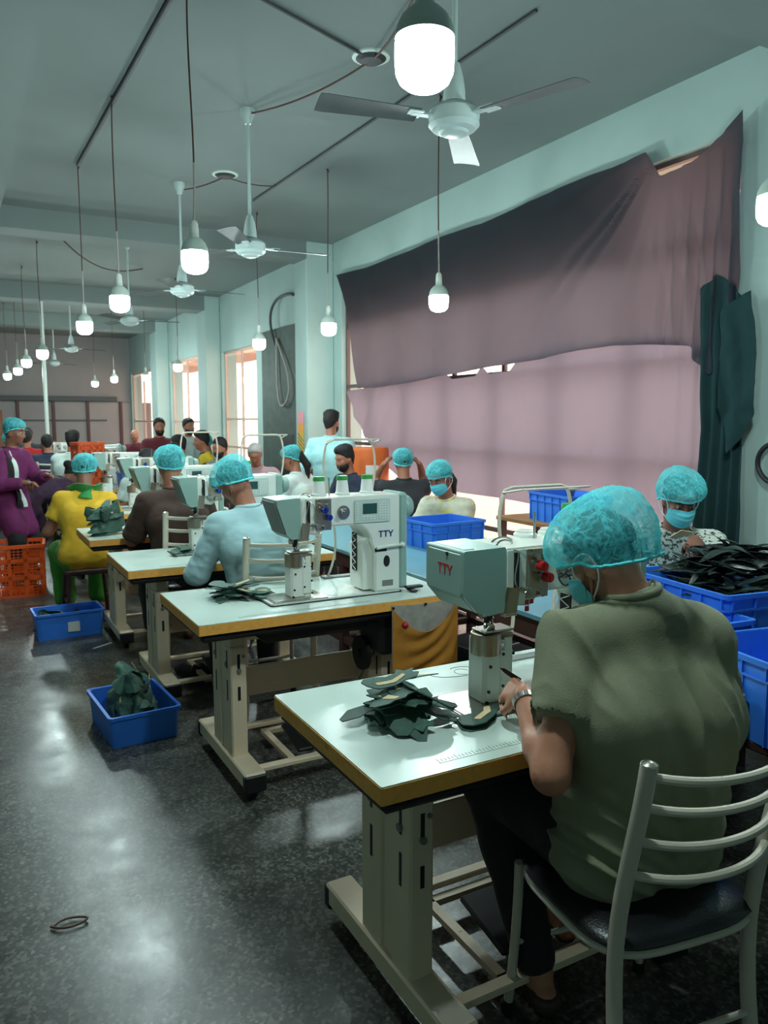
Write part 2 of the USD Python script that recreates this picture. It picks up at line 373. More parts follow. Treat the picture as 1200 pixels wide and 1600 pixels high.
# outside: ground, a sunshade over the wide window, a pale building across the yard
struct('outside_ground', span((XW + .25, -12, -.4), (XW + 16, 34, -.3)), m_ground_out, 'pale concrete yard outside the windows')
aw = grid_mesh(np.stack([np.stack([np.full(2, x), np.array([2.5, 8.6]), np.full(2, z)], -1) for x, z in ((XW + .26, 3.18), (XW + .62, 3.02), (XW + .62, 3.06), (XW + .26, 3.22), (XW + .26, 3.18))]))
struct('outside_awning', aw, M('awning_sheet', (216, 150, 128), .8, var=.05), 'sloping reddish awning outside the wide window', smooth=False)
for k_, (a_, b_) in enumerate(((10.7, 12.9), (13.8, 16.4), (17.7, 20.5))): struct('outside_sunshade', span((XW + .25, a_, 2.74), (XW + 1.55, b_, 2.84), .01), m_wall_out, ('concrete sunshade outside the second window', 'concrete sunshade outside the third window', 'concrete sunshade outside the last window')[k_])
bd_ = UsdGeom.Xform.Define(stage, '/World/outside_boarding'); bd_ = tag(bd_, 'salmon planks boarding up the top of the wide window', None, None, 'structure')
for k in range(3): obj('plank', span((XW + .15, 3.80, 2.60 + .175 * k), (XW + .172, 8.1, 2.772 + .175 * k), .003), m_plank, bd_)

# ------------------------------------------------------------------ cloths over the wide window
def interp(pts, t):
    P = np.array(pts, float); s = np.r_[0, np.cumsum(np.abs(np.diff(P[:, 0])))]; s /= s[-1]
    return np.c_[np.interp(t, s, P[:, 0]), np.interp(t, s, P[:, 1])]

def dense(pts, n):
    P = np.array(pts, float); s = np.r_[0, np.cumsum(np.linalg.norm(np.diff(P, axis=0), axis=1))]; s /= s[-1]; t = np.linspace(0, 1, n)
    return np.c_[np.interp(t, s, P[:, 0]), np.interp(t, s, P[:, 1])]

def hang(name, label, top, bot, left, right, x, fold, mat, nu=220, nv=90, th=.004):
    T, B, Lf, R = dense(top, nu), dense(bot, nu), dense(left, nv), dense(right, nv)
    u, v = np.linspace(0, 1, nu)[:, None, None], np.linspace(0, 1, nv)[None, :, None]
    S = (1 - v) * T[:, None] + v * B[:, None] + (1 - u) * Lf[None] + u * R[None] - ((1 - u) * (1 - v) * T[0] + u * (1 - v) * T[-1] + (1 - u) * v * B[0] + u * v * B[-1])
    Y, Z = S[..., 0], S[..., 1]
    X = x - fold(Y, Z, u[..., 0] + 0 * Z, v[..., 0] + 0 * Z)
    c = thing(name, label, 'curtain', (x, float(Y.mean()), float(Z.min())))
    P = np.stack([X - x, Y - Y.mean(), Z - Z.min()], -1)
    obj('cloth', shell(P, th), mat, c, smooth=50); return c

def fold_up(Y, Z, u, v):
    d, h = np.maximum(Y - 3.55, 0), 3.18 - Z
    th = np.arctan2(h, d + .05); r = np.hypot(d, h)
    rad = np.sin(th * 26 + np.sin(th * 9) * 2) * .022 * np.exp(-((th - .75) / .5) ** 2) * np.clip(r / .5, 0, 1) * np.exp(-r / 1.6)
    vert = (np.sin(Y * 62 + Z * 3) + .6 * np.sin(Y * 110 - Z * 4)) * .021 * np.clip((3.62 - Y) / .35, 0, 1) * np.clip(h / .6, 0, 1)
    pin = sum(np.exp(-((Y - y) / .16) ** 2 - ((Z - 1.92) / .28) ** 2) * a for y, a in ((5.9, .03), (5.05, .035), (6.8, .02), (7.3, .02), (4.3, .02)))
    big = meshkit.fbm(np.stack([Y * .9, Z * 1.4, 0 * Y], -1), 3, 5) * .07 + (meshkit.fbm(np.stack([Y * 5, Z * 2.2, 0 * Y + 3], -1), 3, 8) - .5) * .02
    return rad + vert + pin + big + .02
hang('curtain', 'large dark grey-blue cloth pinned over the upper half of the wide window',
     [(8.05, 3.14), (7.29, 3.10), (6.51, 3.105), (5.96, 3.13), (5.32, 3.115), (4.74, 3.15), (4.2, 3.17), (3.9, 3.165), (3.62, 3.18), (3.51, 3.01), (3.36, 3.02), (3.23, 3.04), (3.08, 3.11), (2.94, 3.20)],
     [(7.56, 1.88), (7.01, 1.87), (6.5, 1.89), (5.84, 1.93), (5.29, 1.96), (4.93, 1.97), (4.48, 1.99), (4.15, 2.02), (3.85, 2.03), (3.52, 2.01), (3.23, 1.98), (3.14, 1.85), (3.06, 1.80), (2.95, 1.95)],
     [(8.05, 3.14), (7.88, 2.84), (7.77, 2.55), (7.66, 2.24), (7.56, 1.88)], [(2.94, 3.20), (2.93, 3.0), (2.92, 2.68), (2.92, 2.37), (2.95, 1.95)], 3.86, fold_up, m_sheet2)
def fold_low(Y, Z, u, v):
    big = meshkit.fbm(np.stack([Y * .8, Z * 1.1, 0 * Y + 9], -1), 3, 15) * .05 + (meshkit.fbm(np.stack([Y * 6, Z * 1.6, 0 * Y + 3], -1), 3, 28) - .5) * .018
    vert = np.sin(Y * 48) * .008 * np.clip((3.7 - Y) / .4, 0, 1)
    diag = np.sin((Y + Z * .9) * 16) * .012 * np.clip((Y - 6.6) / .8, 0, 1)
    return big + vert + diag
hang('curtain', 'lower mauve-lit cloth hung over the bottom half of the wide window',
     [(7.91, 1.86), (7.3, 1.89), (6.5, 1.92), (5.92, 1.96), (5.80, 1.90), (5.45, 1.91), (5.36, 1.99), (5.27, 1.92), (4.98, 1.925), (4.90, 2.0), (4.48, 2.03), (3.85, 2.06), (3.4, 2.04), (3.18, 1.97), (3.08, 1.90)],
     [(6.49, .88), (5.82, .91), (5.11, .91), (4.17, .89), (3.41, .85), (3.05, .84)],
     [(7.91, 1.86), (7.72, 1.58), (7.44, 1.31), (7.15, 1.12), (6.49, .88)], [(3.08, 1.90), (3.05, 1.5), (3.06, 1.2), (3.05, .84)], 3.885, fold_low, m_sheet)
def fold_dr(Y, Z, u, v): return (np.sin(u * 26 + v * 2) * .5 + .5) * .045 * (.35 + .65 * v) + .03 + (meshkit.fbm(np.stack([Y * 8, Z * 3, 0 * Y], -1), 3, 44) - .5) * .03
hang('curtain', 'narrow dark teal drape hanging in folds beside the wide window',
     [(3.16, 2.30), (3.05, 2.36), (2.95, 2.30), (2.86, 2.18)], [(3.12, .50), (2.98, .48), (2.88, .49), (2.80, .5)], [(3.16, 2.30), (3.10, 1.5), (3.12, .5)], [(2.86, 2.18), (2.83, 1.5), (2.80, .5)], 3.855, fold_dr, m_drape, 90, 70)
def fold_fl(Y, Z, u, v): return .085 + (meshkit.fbm(np.stack([Y * 9, Z * 6, 0 * Y], -1), 3, 61) - .5) * .05 + np.sin(u * 9 - v * 5) * .012
hang('curtain', 'folded flap of dark cloth pinned over the top of the narrow drape',
     [(2.99, 2.14), (2.90, 2.19), (2.79, 2.23)], [(2.96, 1.62), (2.88, 1.36), (2.82, 1.43)], [(2.99, 2.14), (2.98, 1.9), (2.96, 1.62)], [(2.79, 2.23), (2.74, 1.9), (2.75, 1.57), (2.82, 1.43)], 3.85, fold_fl, m_drape, 50, 50)
# ------------------------------------------------------------------ sewing tables
TZ = .76
def make_table(label, loc, rotz=0.0, w=1.2, d=.65):
    t = thing('sewing_table', label, 'table', loc, rotz, 'sewing tables in the long row')
    r = .012
    core = Polygon([(0, 0), (w, 0), (w, d), (0, d)]).buffer(-.005).buffer(.005)
    obj('tabletop', extr(core.buffer(-.0015), .003, TZ - .0025), m_top, t)
    obj('edge_board', extr(core, .040, TZ - .043), m_edge, t)
    # dark tray frame under the top
    obj('under_frame', cat_([span((.012, .012, TZ - .078), (w - .012, d - .012, TZ - .043), .014)]), m_black, t)
    obj('oil_pan', span((.30, .12, TZ - .15), (.80, .50, TZ - .075), .02), m_black, t)
    obj('motor_box', span((.84, .08, TZ - .27), (1.02, .30, TZ - .075), .02), m_black, t)
    obj('motor_pulley', cat_([cyl((.815, .24, .47), (.835, .24, .47), .080, n=26), cyl((.80, .24, .47), (.845, .24, .47), .02)]), m_rubber, t)
    for n, x in enumerate((.21, w - .27)):
        g = []
        # column: two fixed boxes with a recessed channel between, sliding upper post
        y0 = .17
        g += [span((x - .035, y0, .10), (x + .035, y0 + .10, .60), .006), span((x - .028, y0 + .10, .10), (x + .028, y0 + .15, .60)), span((x - .035, y0 + .15, .10), (x + .035, y0 + .27, .60), .006)]
        lg = obj('leg', cat_(g), m_cream, t)
        obj('sliding_post', cat_([span((x - .030, y0 + .02, .55), (x + .030, y0 + .24, TZ - .075), .006)]), m_cream, lg)
        sl = []
        for s in (-1, 1):
            for (yy, za, zb) in ((y0 + .05, .50, .58), (y0 + .05, .36, .45), (y0 + .21, .50, .58), (y0 + .21, .36, .45)):
                sl.append(span((x + s * .0352 - .001, yy - .006, za), (x + s * .0352 + .001, yy + .006, zb)))
        for (za, zb) in ((.50, .57), (.37, .43)):
            sl.append(span((x - .006, y0 - .001, za), (x + .006, y0 + .001, zb)))
        objs('slot', sl, m_black, lg)
        bolts = [cyl((x + s * .034, yy, zz), (x + s * .043, yy, zz), .011, n=10) for s in (-1, 1) for yy, zz in ((y0 + .05, .52), (y0 + .21, .53))]
        bolts += [cyl((x, y0 - .009, .50), (x, y0, .50), .010, n=10), cyl((x + .02, y0 - .005, .56), (x + .02, y0, .56), .007, n=8)]
        objs('bolt', bolts, m_grey, lg)
        ft = obj('foot', span((x - .045, -.02, .06), (x + .045, d + .02, .125), .006), m_cream, t)
        objs('end_cap', [span((x - .046, -.028, .045), (x + .046, .012, .118), .006), span((x - .046, d - .012, .045), (x + .046, d + .028, .118), .006)], m_black, ft)
        for yy in (.06, d - .06):
            wh = cyl((x - .014, yy - .025, .028), (x + .014, yy - .025, .028), .028, n=18)
            obj('caster', cat_([wh, cyl((x, yy - .015, .04), (x, yy - .015, .066), .014), bx((.045, .05, .02), (x, yy - .018, .05), .005)]), m_rubber, t)
    obj('cross_panel', span((.25, .44, .28), (w - .27, .455, .42), .003), m_cream, t)
    objs('cross_bar', [span((.25, .06, .085), (w - .27, .10, .105), .003), span((.25, .52, .085), (w - .27, .56, .105), .003)], m_cream, t)
    fr = cat_([span((.42, .12, .06), (.45, .50, .08)), span((.84, .12, .06), (.87, .50, .08)), span((.42, .10, .06), (.87, .13, .08)), span((.42, .48, .06), (.87, .51, .08))])
    obj('pedal_frame', fr, m_cream, t)
    obj('pedal', bx((.34, .22, .02), (.65, .29, .105), .006, rot=(12, 0, 0)), m_black, t)
    obj('pedal_rod', cyl((.78, .40, .12), (.90, .22, .50), .006), m_grey, t)
    # rule printed along the front edge of the top
    marks = [bx((.0012, .012 if k % 5 else .02, .0004), (.18 + k * .01, .055, TZ + .0007)) for k in range(60)] + [bx((.60, .0012, .0004), (.475, .042, TZ + .0007))]
    obj('printed_rule', cat_(marks), m_pen, t, kind='stuff')
    return t

def make_pouch(label, loc):
    p = thing('cloth_pouch', label, 'pouch', loc)
    n = 24
    u = np.linspace(0, 1, n)[:, None]; v = np.linspace(0, 1, 26)[None]
    W_, H_ = .34, .30
    sag = .012 + .10 * (1 - (2 * u - .75) ** 2) * np.clip(1, 0, 1)
    top = np.where(u < .38, .015 + .105 * np.sin(np.clip(u / .38, 0, 1) * np.pi / 2), .015 + .105 * np.cos((u - .38) / .62 * np.pi / 2))
    Z = -(top * (1 - v) + H_ * v)
    Y = -.012 - .055 * np.sin(np.pi * np.clip(u, 0, 1)) * (1 - .55 * v) + .006 * np.sin((u * 3 + v * 4) * 4) * np.sin(np.pi * u)
    P = np.stack([u * W_ + 0 * v, Y, Z], -1)
    obj('front_panel', shell(P, .003), m_pouch, p, smooth=50)
    Pb = np.stack([u * W_ + 0 * v, -.004 + 0 * u * v, -(0.0 + H_ * v) + 0 * u - .010 * np.sin(u * np.pi) * (1 - v)], -1)
    obj('back_panel', shell(Pb, .003), m_pouchin, p, smooth=50, label='grey inner lining of the pouch')
    for q in (.005, .17, .335): obj('nail', lathe([(0, .004), (.006, .003), (.007, 0), (0, 0)], 10, (0, 0, 0)).apply_transform(trimesh.transformations.euler_matrix(math.pi / 2, 0, 0)).apply_translation((q, -.008, -.012)), m_black, p)
    return p

# ------------------------------------------------------------------ post-bed sewing machines
def make_machine(label, loc, rotz, knob, red_mark):
    t = thing('sewing_machine', label, 'sewing machine', loc, rotz, 'post-bed sewing machines')
    obj('bed_plate', cat_([extr(sbox(-.16, -.09, .47, .11).buffer(-.015).buffer(.015), .010, .0005)]), m_white, t)
    obj('slide_plate', cat_([bx((.25, .17, .004), (-.02, .0, .0125), .001), bx((.16, .15, .006), (-.06, 0, .014), .002)]), m_steel, t)
    obj('bed_gap', extr(sbox(-.166, -.096, .476, .116).buffer(-.015).buffer(.015), .004, .0003), m_black, t)
    # post
    obj('post', cat_([span((-.050, -.038, .01), (.016, .045, .20), .01), span((.012, -.034, .01), (.046, .044, .165), .004)]), m_white, t)
    obj('post_cover', cat_([bx((.042, .006, .13), (.024, -.037, .095), .002), bx((.026, .006, .04), (.030, -.037, .175), .002)]), m_white, t)
    obj('hook_guard', cat_([cyl((-.022, -.005, .150), (-.022, -.005, .208), .042, n=28), bx((.05, .06, .02), (.03, 0, .195), .004), bx((.012, .02, .05), (.058, .01, .165), .003)]), m_bronze, t)
    obj('post_top', cat_([bx((.10, .065, .008), (.005, 0, .213), .003), cyl((-.055, -.015, .15), (-.055, -.015, .165), .008, n=10)]), m_steel, t)
    sc = [cyl((x, -.042, z), (x, -.036, z), .0045, n=10) for x, z in ((.012, .15), (.046, .148), (.012, .06), (.046, .085), (-.03, .12), (.048, .03), (-.035, .05), (-.04, .02))]
    objs('screw', sc, m_black, t)
    # column and arm: one profile drawn from the front, with the arch cut away
    th = np.linspace(0, np.pi / 2, 8)
    arch = [(.315 - .085 + .085 * math.sin(a), .325 - .085 + .085 * math.cos(a)) for a in th]
    body = Polygon([(.335, .012), (.462, .012), (.462, .452), (-.022, .452), (-.022, .300), (.06, .290), (.10, .325)] + arch + [(.335, .20)]).buffer(-.008).buffer(.008)
    arm = plate_xz(body, -.085, .085)
    obj('body', arm, m_white, t, smooth=35)
    obj('front_plate', plate_xz(body.buffer(-.006), -.0885, -.0845), m_white, t)
    inner = Polygon([(.29, .02), (.345, .02), (.345, .24), (.315, .26), (.29, .22)])
    obj('column_skirt', plate_xz(inner.buffer(-.004).buffer(.004), -.055, .075), m_white, t)
    # lattice grille on the inner face of the column
    gx = .2885
    obj('grille_plate', span((gx - .003, .000, .10), (gx + .001, .045, .275)), m_black, t)
    lat = []
    for k in range(5):
        z = .105 + k * .034
        lat += [tube([(gx - .005, .003, z), (gx - .005, .042, z + .017)], .002, 5), tube([(gx - .005, .042, z + .017), (gx - .005, .003, z + .034)], .002, 5)]
    objs('grille_bar', lat, m_white, t)
    # grey-green motor cover and hand wheel at one end
    obj('motor_cover', cat_([span((.460, -.089, .014), (.507, .09, .458), .012)]), m_teal, t)
    hw = obj('hand_wheel', lathe([(0, 0), (.038, 0), (.054, .006), (.056, .018), (.050, .040), (.040, .052), (.030, .056), (0, .056)], 32), m_teal, t)
    UsdGeom.Xformable(hw).AddTransformOp().Set(Gf.Matrix4d(0, 0, -1, 0, 0, 1, 0, 0, 1, 0, 0, 0, .515, 0, .385, 1))
    obj('wheel_gap', cyl((.505, 0, .385), (.518, 0, .385), .040), m_black, t)
    # face cover
    side = Polygon([(-.022, .457), (-.022, .283), (-.075, .278), (-.112, .290), (-.152, .335), (-.156, .345), (-.156, .455)] if red_mark else [(-.022, .457), (-.022, .283), (-.062, .280), (-.085, .300), (-.128, .425), (-.128, .452)]).buffer(-.006).buffer(.006)
    fc = obj('face_cover', plate_xz(side, -.088, .092), m_teal, t)
    if red_mark:
        # the flat end plate with a keel below
        obj('end_plate', cat_([span((-.158, -.086, .325), (-.10, .09, .458), .014), plate_xz(Polygon([(-.150, .33), (-.03, .33), (-.03, .283), (-.075, .278), (-.115, .292)]), -.075, .08)]), m_teal, fc)
        tm = meshkit.text_mesh('TTY', .026, .002, True); tm.apply_transform(trimesh.transformations.euler_matrix(math.pi / 2, 0, -math.pi / 2)); tm.apply_translation((-.157, .032, .385))
        obj('lettering', tm, m_red, fc, smooth=False)
        obj('screw', cyl((-.1605, -.015, .44), (-.157, -.015, .44), .005, n=10), m_black, fc)
    else:
        pl = bx((.006, .15, .15), (0, 0, 0), .002); pl = xform(pl, (-.113, .0, .372), (0, -19, 0))
        obj('end_plate', pl, m_grey, fc); obj('badge', xform(bx((.003, .02, .012)), (-.121, -.05, .392), (0, -19, 0)), m_black, fc)
    # thread tension group
    obj('tension_plate', cat_([span((.045, -.0915, .312), (.120, -.087, .447), .001), bx((.05, .006, .012), (.085, -.093, .442), .002)]), m_bronze, t)
    for (x, z) in ((.078, .402), (.098, .370)):
        dsc = obj('tension_disc', cat_([cyl((x, -.089, z), (x, -.098, z), .019, n=20), cyl((x, -.098, z), (x, -.106, z), .013, n=16)]), m_steel, t)
        obj('tension_knob', cat_([cyl((x, -.106, z), (x, -.126, z), .0145, .013, n=18), bx((.003, .004, .02), (x, -.128, z))]), m_redk if knob == 'red' else m_bluek, dsc)
    objs('thread_guide', [cyl((.070, -.087, .425), (.070, -.112, .425), .008), cyl((.100, -.087, .422), (.100, -.112, .422), .008), cyl((.052, -.088, .335), (.052, -.112, .335), .012), cyl((.082, -.088, .328), (.082, -.115, .328), .010), cyl((.03, -.088, .34), (.03, -.10, .34), .006)], m_steel, t)
    obj('stitch_dial', cat_([cyl((.178, -.087, .385), (.178, -.094, .385), .030, n=26), cyl((.178, -.094, .385), (.178, -.112, .385), .020, .016, n=20), cyl((.178, -.112, .385), (.178, -.122, .385), .010, n=14)]), m_steel, t)
    obj('take_up_cover', cat_([span((.004, -.093, .345), (.020, -.087, .44), .001)]), m_black, t)
    lp = curve([(.0, -.09, .448), (.026, -.108, .43), (.034, -.114, .38), (.022, -.112, .335), (.006, -.108, .345), (.002, -.102, .40), (.012, -.092, .446)], 36)
    obj('finger_guard', tube(lp, .0022, 6), m_steel, t)
    obj('lower_guide', cat_([xform(bx((.034, .012, .075)), (-.004, -.092, .31), (0, 8, 0)), bx((.045, .02, .008), (-.012, -.09, .276), .002)]), m_bronze, t)
    if red_mark:
        for (x, z, s) in ((.05, .302, .012), (.066, .302, .012), (.05, .284, .014), ):
            obj('warning_mark', bx((s, .001, s), (x, -.0893, z)), m_red, t, label='small red warning square')
    # needle bar, presser foot
    obj('needle_bar', cat_([cyl((-.02, -.005, .235), (-.02, -.005, .30), .008), cyl((-.02, -.005, .215), (-.02, -.005, .24), .002), bx((.02, .025, .035), (-.020, -.01, .262), .004)]), m_black, t)
    obj('presser_foot', cat_([cyl((.0, .012, .232), (.0, .012, .30), .006), bx((.022, .03, .012), (-.008, .0, .222), .003), tube([(-.03, -.02, .218), (-.02, -.03, .235), (-.01, -.012, .25), (.004, .0, .245)], .004, 8), cyl((-.045, -.01, .262), (-.03, -.01, .262), .012)]), m_steel, t)
    # control panel
    pn = obj('control_panel', extr(sbox(.235, -.435, .408, -.335).buffer(-.008).buffer(.008), .006).apply_transform(trimesh.transformations.euler_matrix(math.pi / 2, 0, 0)) if False else plate_xz(sbox(.232, .333, .410, .436).buffer(-.008).buffer(.008), -.0945, -.087), m_keys, t)
    obj('display', span((.272, -.0962, .372), (.342, -.094, .418)), m_lcd, pn)
    keys = [bx((.010, .002, .007), (.358 + .013 * i, -.0955, .350 + .012 * j)) for i in range(4) for j in range(7)] + [bx((.008, .002, .006), (.245, -.0955, .350 + .012 * j)) for j in range(7)] + [bx((.012, .002, .006), (.275 + .018 * i, -.0955, .350 + .010 * j)) for i in range(4) for j in range(2)]
    obj('keys', cat_(keys), m_white, pn, kind='stuff')
    tm = meshkit.text_mesh('TTY', .028, .002, True); tm.apply_transform(trimesh.transformations.euler_matrix(math.pi / 2, 0, 0)); tm.apply_translation((.352, -.0885, .262))
    obj('lettering', tm, m_navy, t, smooth=False)
    obj('lever_slot', span((.335, -.090, .196), (.395, -.0885, .212)), m_black, t)
    obj('reverse_lever', cat_([tube([(.34, -.098, .214), (.40, -.102, .220), (.475, -.100, .222)], [.008, .007, .006], 10), cyl((.475, -.10, .222), (.475, -.085, .222), .011)]), m_white, t)
    obj('oil_window', plate_xz(Polygon([(.395 + .016 * math.cos(a), .150 + .026 * math.sin(a)) for a in np.linspace(0, 6.28, 22)[:-1]]), -.0905, -.0885), m_black, t)
    obj('rating_plate', span((.372, -.0898, .035), (.428, -.0888, .062)), m_grey, t)
    obj('knee_pad', cat_([bx((.09, .035, .012), (.535, -.095, .018), .005), bx((.03, .06, .008), (.515, -.115, .008), .003)]), m_black, t)
    # wire thread on top, thread stand behind
    objs('top_guide', [tube(curve([(-.01, -.03, .452), (.0, -.03, .462), (.03, -.03, .462), (.05, -.02, .453)], 10), .003, 6), tube(curve([(.01, .02, .452), (.03, .02, .462), (.06, .02, .462), (.08, .02, .453)], 10), .003, 6), cyl((.16, .02, .45), (.16, .02, .53), .0035, n=8)], m_steel, t)
    return t

def make_stand(label, loc):
    """Wire thread stand of two bent uprights and a cross bar, standing on the table behind a machine."""
    s = thing('thread_stand', label, 'thread stand', loc, 0, 'thread stands behind the machines')
    h = .69
    fr = [tube(curve([(0, 0, 0), (0, 0, .45), (0, 0, h - .03), (.012, 0, h - .006), (.04, 0, h), (.13, 0, h), (.22, 0, h), (.248, 0, h - .006), (.26, 0, h - .03), (.26, 0, .45), (.26, 0, 0)], 60), .006, 8)]
    obj('wire_frame', cat_(fr), m_tube, s)
    obj('guide_bar', cat_([cyl((.0, 0, h - .02), (-.0, -.10, h + .002), .004, n=8), tube([(.0, -.10, h + .002), (.26, -.10, h + .002)], .004, 6), cyl((.26, 0, h - .02), (.26, -.10, h + .002), .004, n=8)]), m_tube, s)
    obj('foot_plate', cat_([bx((.05, .05, .012), (0, 0, .006), .003), bx((.05, .05, .012), (.26, 0, .006), .003), span((-.02, -.02, .0), (.28, .02, .008))]), m_grey, s)
    return s

def make_cone(label, loc, cap=m_cone, body=m_paper, h=.11):
    s = thing('thread_cone', label, 'thread cone', loc, 0, None)
    obj('thread', lathe([(0, 0), (.034, 0), (.034, .008), (.030, .012), (.024, h * .8), (0, h * .8)], 20), body, s)
    obj('cap', lathe([(0, h * .78), (.026, h * .78), (.027, h * .85), (.024, h), (.0, h)], 20), cap, s)
    return s

# ------------------------------------------------------------------ chairs
def make_chair(label, loc, rotz):
    """Tube chair: round black seat, four curved rungs in the back. Faces +y; origin on the floor under the seat."""
    c = thing('tube_chair', label, 'chair', loc, rotz, 'white tube chairs')
    bw, fw_, h = .185, .20, .88
    for s in (-1, 1):
        obj('back_post', tube(curve([(s * (bw + .02), -.215, 0), (s * bw, -.19, .22), (s * bw, -.18, .44), (s * bw, -.215, .66), (s * bw, -.26, h)], 20), .0175, 14), m_tube, c)
        obj('post_cap', lathe([(0, .010), (.008, .009), (.0165, .004), (.0178, 0), (0, 0)], 14, (s * bw, -.2605, h - .001)), m_steel, c)
        obj('front_leg', tube(curve([(s * (fw_ + .012), .215, 0), (s * fw_, .20, .22), (s * fw_, .188, .43)], 10), .0125, 12), m_tube, c)
        for y in (-.215, .215): obj('foot_tip', lathe([(0, 0), (.016, 0), (.017, .03), (.012, .034), (0, .034)], 12, (s * (bw + .02 if y < 0 else fw_ + .012), y, 0)), m_rubber, c)
    for k, z in enumerate((.855, .785, .705, .625)):
        yb = np.interp(z, [.44, .66, .88], [-.18, -.215, -.26])
        pts = curve([(-bw, yb, z), (-bw * .55, yb - .045, z - .006), (0, yb - .06, z - .008), (bw * .55, yb - .045, z - .006), (bw, yb, z)], 18)
        obj('back_rung', tube(pts, .0096, 10), m_tube, c)
    ring = [(.218 * math.copysign(abs(math.cos(a)) ** .5, math.cos(a)), .205 * math.copysign(abs(math.sin(a)) ** .5, math.sin(a)), .425) for a in np.linspace(0, 2 * np.pi, 40, endpoint=False)]
    obj('seat_ring', tube(ring, .0095, 10, closed=True), m_tube, c)
    rr = [(0, .425), (.18, .425), (.218, .432), (.228, .448), (.215, .465), (.16, .476), (0, .472)]
    st = lathe(rr, 44); V = st.vertices; a = np.arctan2(V[:, 1], V[:, 0]); k = 1 / (np.abs(np.cos(a)) ** 4.2 + np.abs(np.sin(a)) ** 4.2) ** (1 / 4.2)
    V[:, 0] *= k * 1.0; V[:, 1] *= k * .94; st.vertices = V
    obj('seat', st, m_seat, c, smooth=50)
    for y, z in ((.202, .20), (-.195, .20)):
        obj('stretcher', cyl((-.20 if y > 0 else -.187, y, z), (.20 if y > 0 else .187, y, z), .008, n=10), m_tube, c)
    return c

# ------------------------------------------------------------------ crates
def make_crate(label, loc, rotz, size, mat=None, name='plastic_crate', cat='crate', ribs=True, group='blue plastic crates'):
    mat = mat or m_crate
    c = thing(name, label, cat, loc, rotz, group)
    L, Wd, H = size; t = .006; tp = .012
    base = sbox(-L / 2 + tp, -Wd / 2 + tp, L / 2 - tp, Wd / 2 - tp).buffer(-.012).buffer(.012)
    top = sbox(-L / 2, -Wd / 2, L / 2, Wd / 2).buffer(-.015).buffer(.015)
    def wall(inset):
        n = 64; a = np.linspace(0, 1, n, endpoint=False)
        lo = np.array([base.exterior.interpolate(q, normalized=True).coords[0] for q in a]); hi = np.array([top.exterior.interpolate(q, normalized=True).coords[0] for q in a])
        k = np.array([1 - 2 * inset / L, 1 - 2 * inset / Wd])
        return np.stack([np.c_[lo * k, np.full(n, .0 if inset == 0 else t)], np.c_[hi * k, np.full(n, H)]], 1)
    o, i = wall(0), wall(t)
    g = [grid_mesh(o, True), grid_mesh(i[:, ::-1], True)]
    rim = np.stack([o[:, 1], i[:, 1]], 1); g.append(grid_mesh(rim, True))
    fl = extr(base, t); g.append(fl)
    obj('body', cat_(g), mat, c, smooth=40)
    ro = top.buffer(.010); rim_m = extr(ro.difference(top.buffer(-.004)), .016, H - .014); obj('rim', rim_m, mat, c)
    if ribs:
        obj('lip', extr(top.buffer(.006).difference(top.buffer(-.006)), .006, H - .058), mat, c)
        rb = []
        nx, ny = max(2, int(L / .10)), max(2, int(Wd / .10))
        def rib(x, y, dx, dy):
            k = tp
            return bx((.006 if dx == 0 else .012, .006 if dy == 0 else .012, H - .06), (x, y, (H - .06) / 2 + .004))
        for k in range(nx + 1):
            x = -L / 2 + .02 + k * (L - .04) / nx
            rb += [rib(x, -Wd / 2 + .004, 0, 1), rib(x, Wd / 2 - .004, 0, 1)]
            rb += [bx((.005, .010, .04), (x, s * (Wd / 2 + .002), H - .032)) for s in (-1, 1)]
        for k in range(ny + 1):
            y = -Wd / 2 + .02 + k * (Wd - .04) / ny
            rb += [rib(-L / 2 + .004, y, 1, 0), rib(L / 2 - .004, y, 1, 0)]
            rb += [bx((.010, .005, .04), (s * (L / 2 + .002), y, H - .032)) for s in (-1, 1)]
        obj('ribs', cat_(rb), mat, c, kind='stuff')
    return c

def make_lattice_crate(label, loc, rotz, size, group=None):
    c = thing('lattice_crate', label, 'crate', loc, rotz, group)
    L, Wd, H = size; g = []
    top = sbox(-L / 2, -Wd / 2, L / 2, Wd / 2).buffer(-.02).buffer(.02)
    obj('rim', extr(top.buffer(.012).difference(top.buffer(-.012)), .03, H - .03), m_orange, c)
    obj('base', extr(top, .02), m_orange, c)
    for z in (.33, .66): obj('band', extr(top.difference(top.buffer(-.008)), .035, H * z - .0), m_orange, c)
    for s in (-1, 1):
        for k in range(5):
            x = -L / 2 + .02 + k * (L - .04) / 4
            g.append(bx((.03, .008, H - .03), (x, s * (Wd / 2 - .004), H / 2)))
        for k in range(4):
            y = -Wd / 2 + .02 + k * (Wd - .04) / 3
            g.append(bx((.008, .03, H - .03), (s * (L / 2 - .004), y, H / 2)))
    objs('post', g, m_orange, c)
    bars = []
    for z in np.arange(.04, H - .03, .026):
        for s in (-1, 1):
            bars += [bx((L - .02, .004, .006), (0, s * (Wd / 2 - .006), z)), bx((.004, Wd - .02, .006), (s * (L / 2 - .006), 0, z))]
    for x in np.arange(-L / 2 + .04, L / 2 - .02, .035):
        for s in (-1, 1): bars.append(bx((.006, .004, H - .04), (x, s * (Wd / 2 - .006), H / 2)))
    for y in np.arange(-Wd / 2 + .04, Wd / 2 - .02, .035):
        for s in (-1, 1): bars.append(bx((.004, .006, H - .04), (s * (L / 2 - .006), y, H / 2)))
    obj('lattice', cat_(bars), m_orange, c, kind='stuff')
    return c

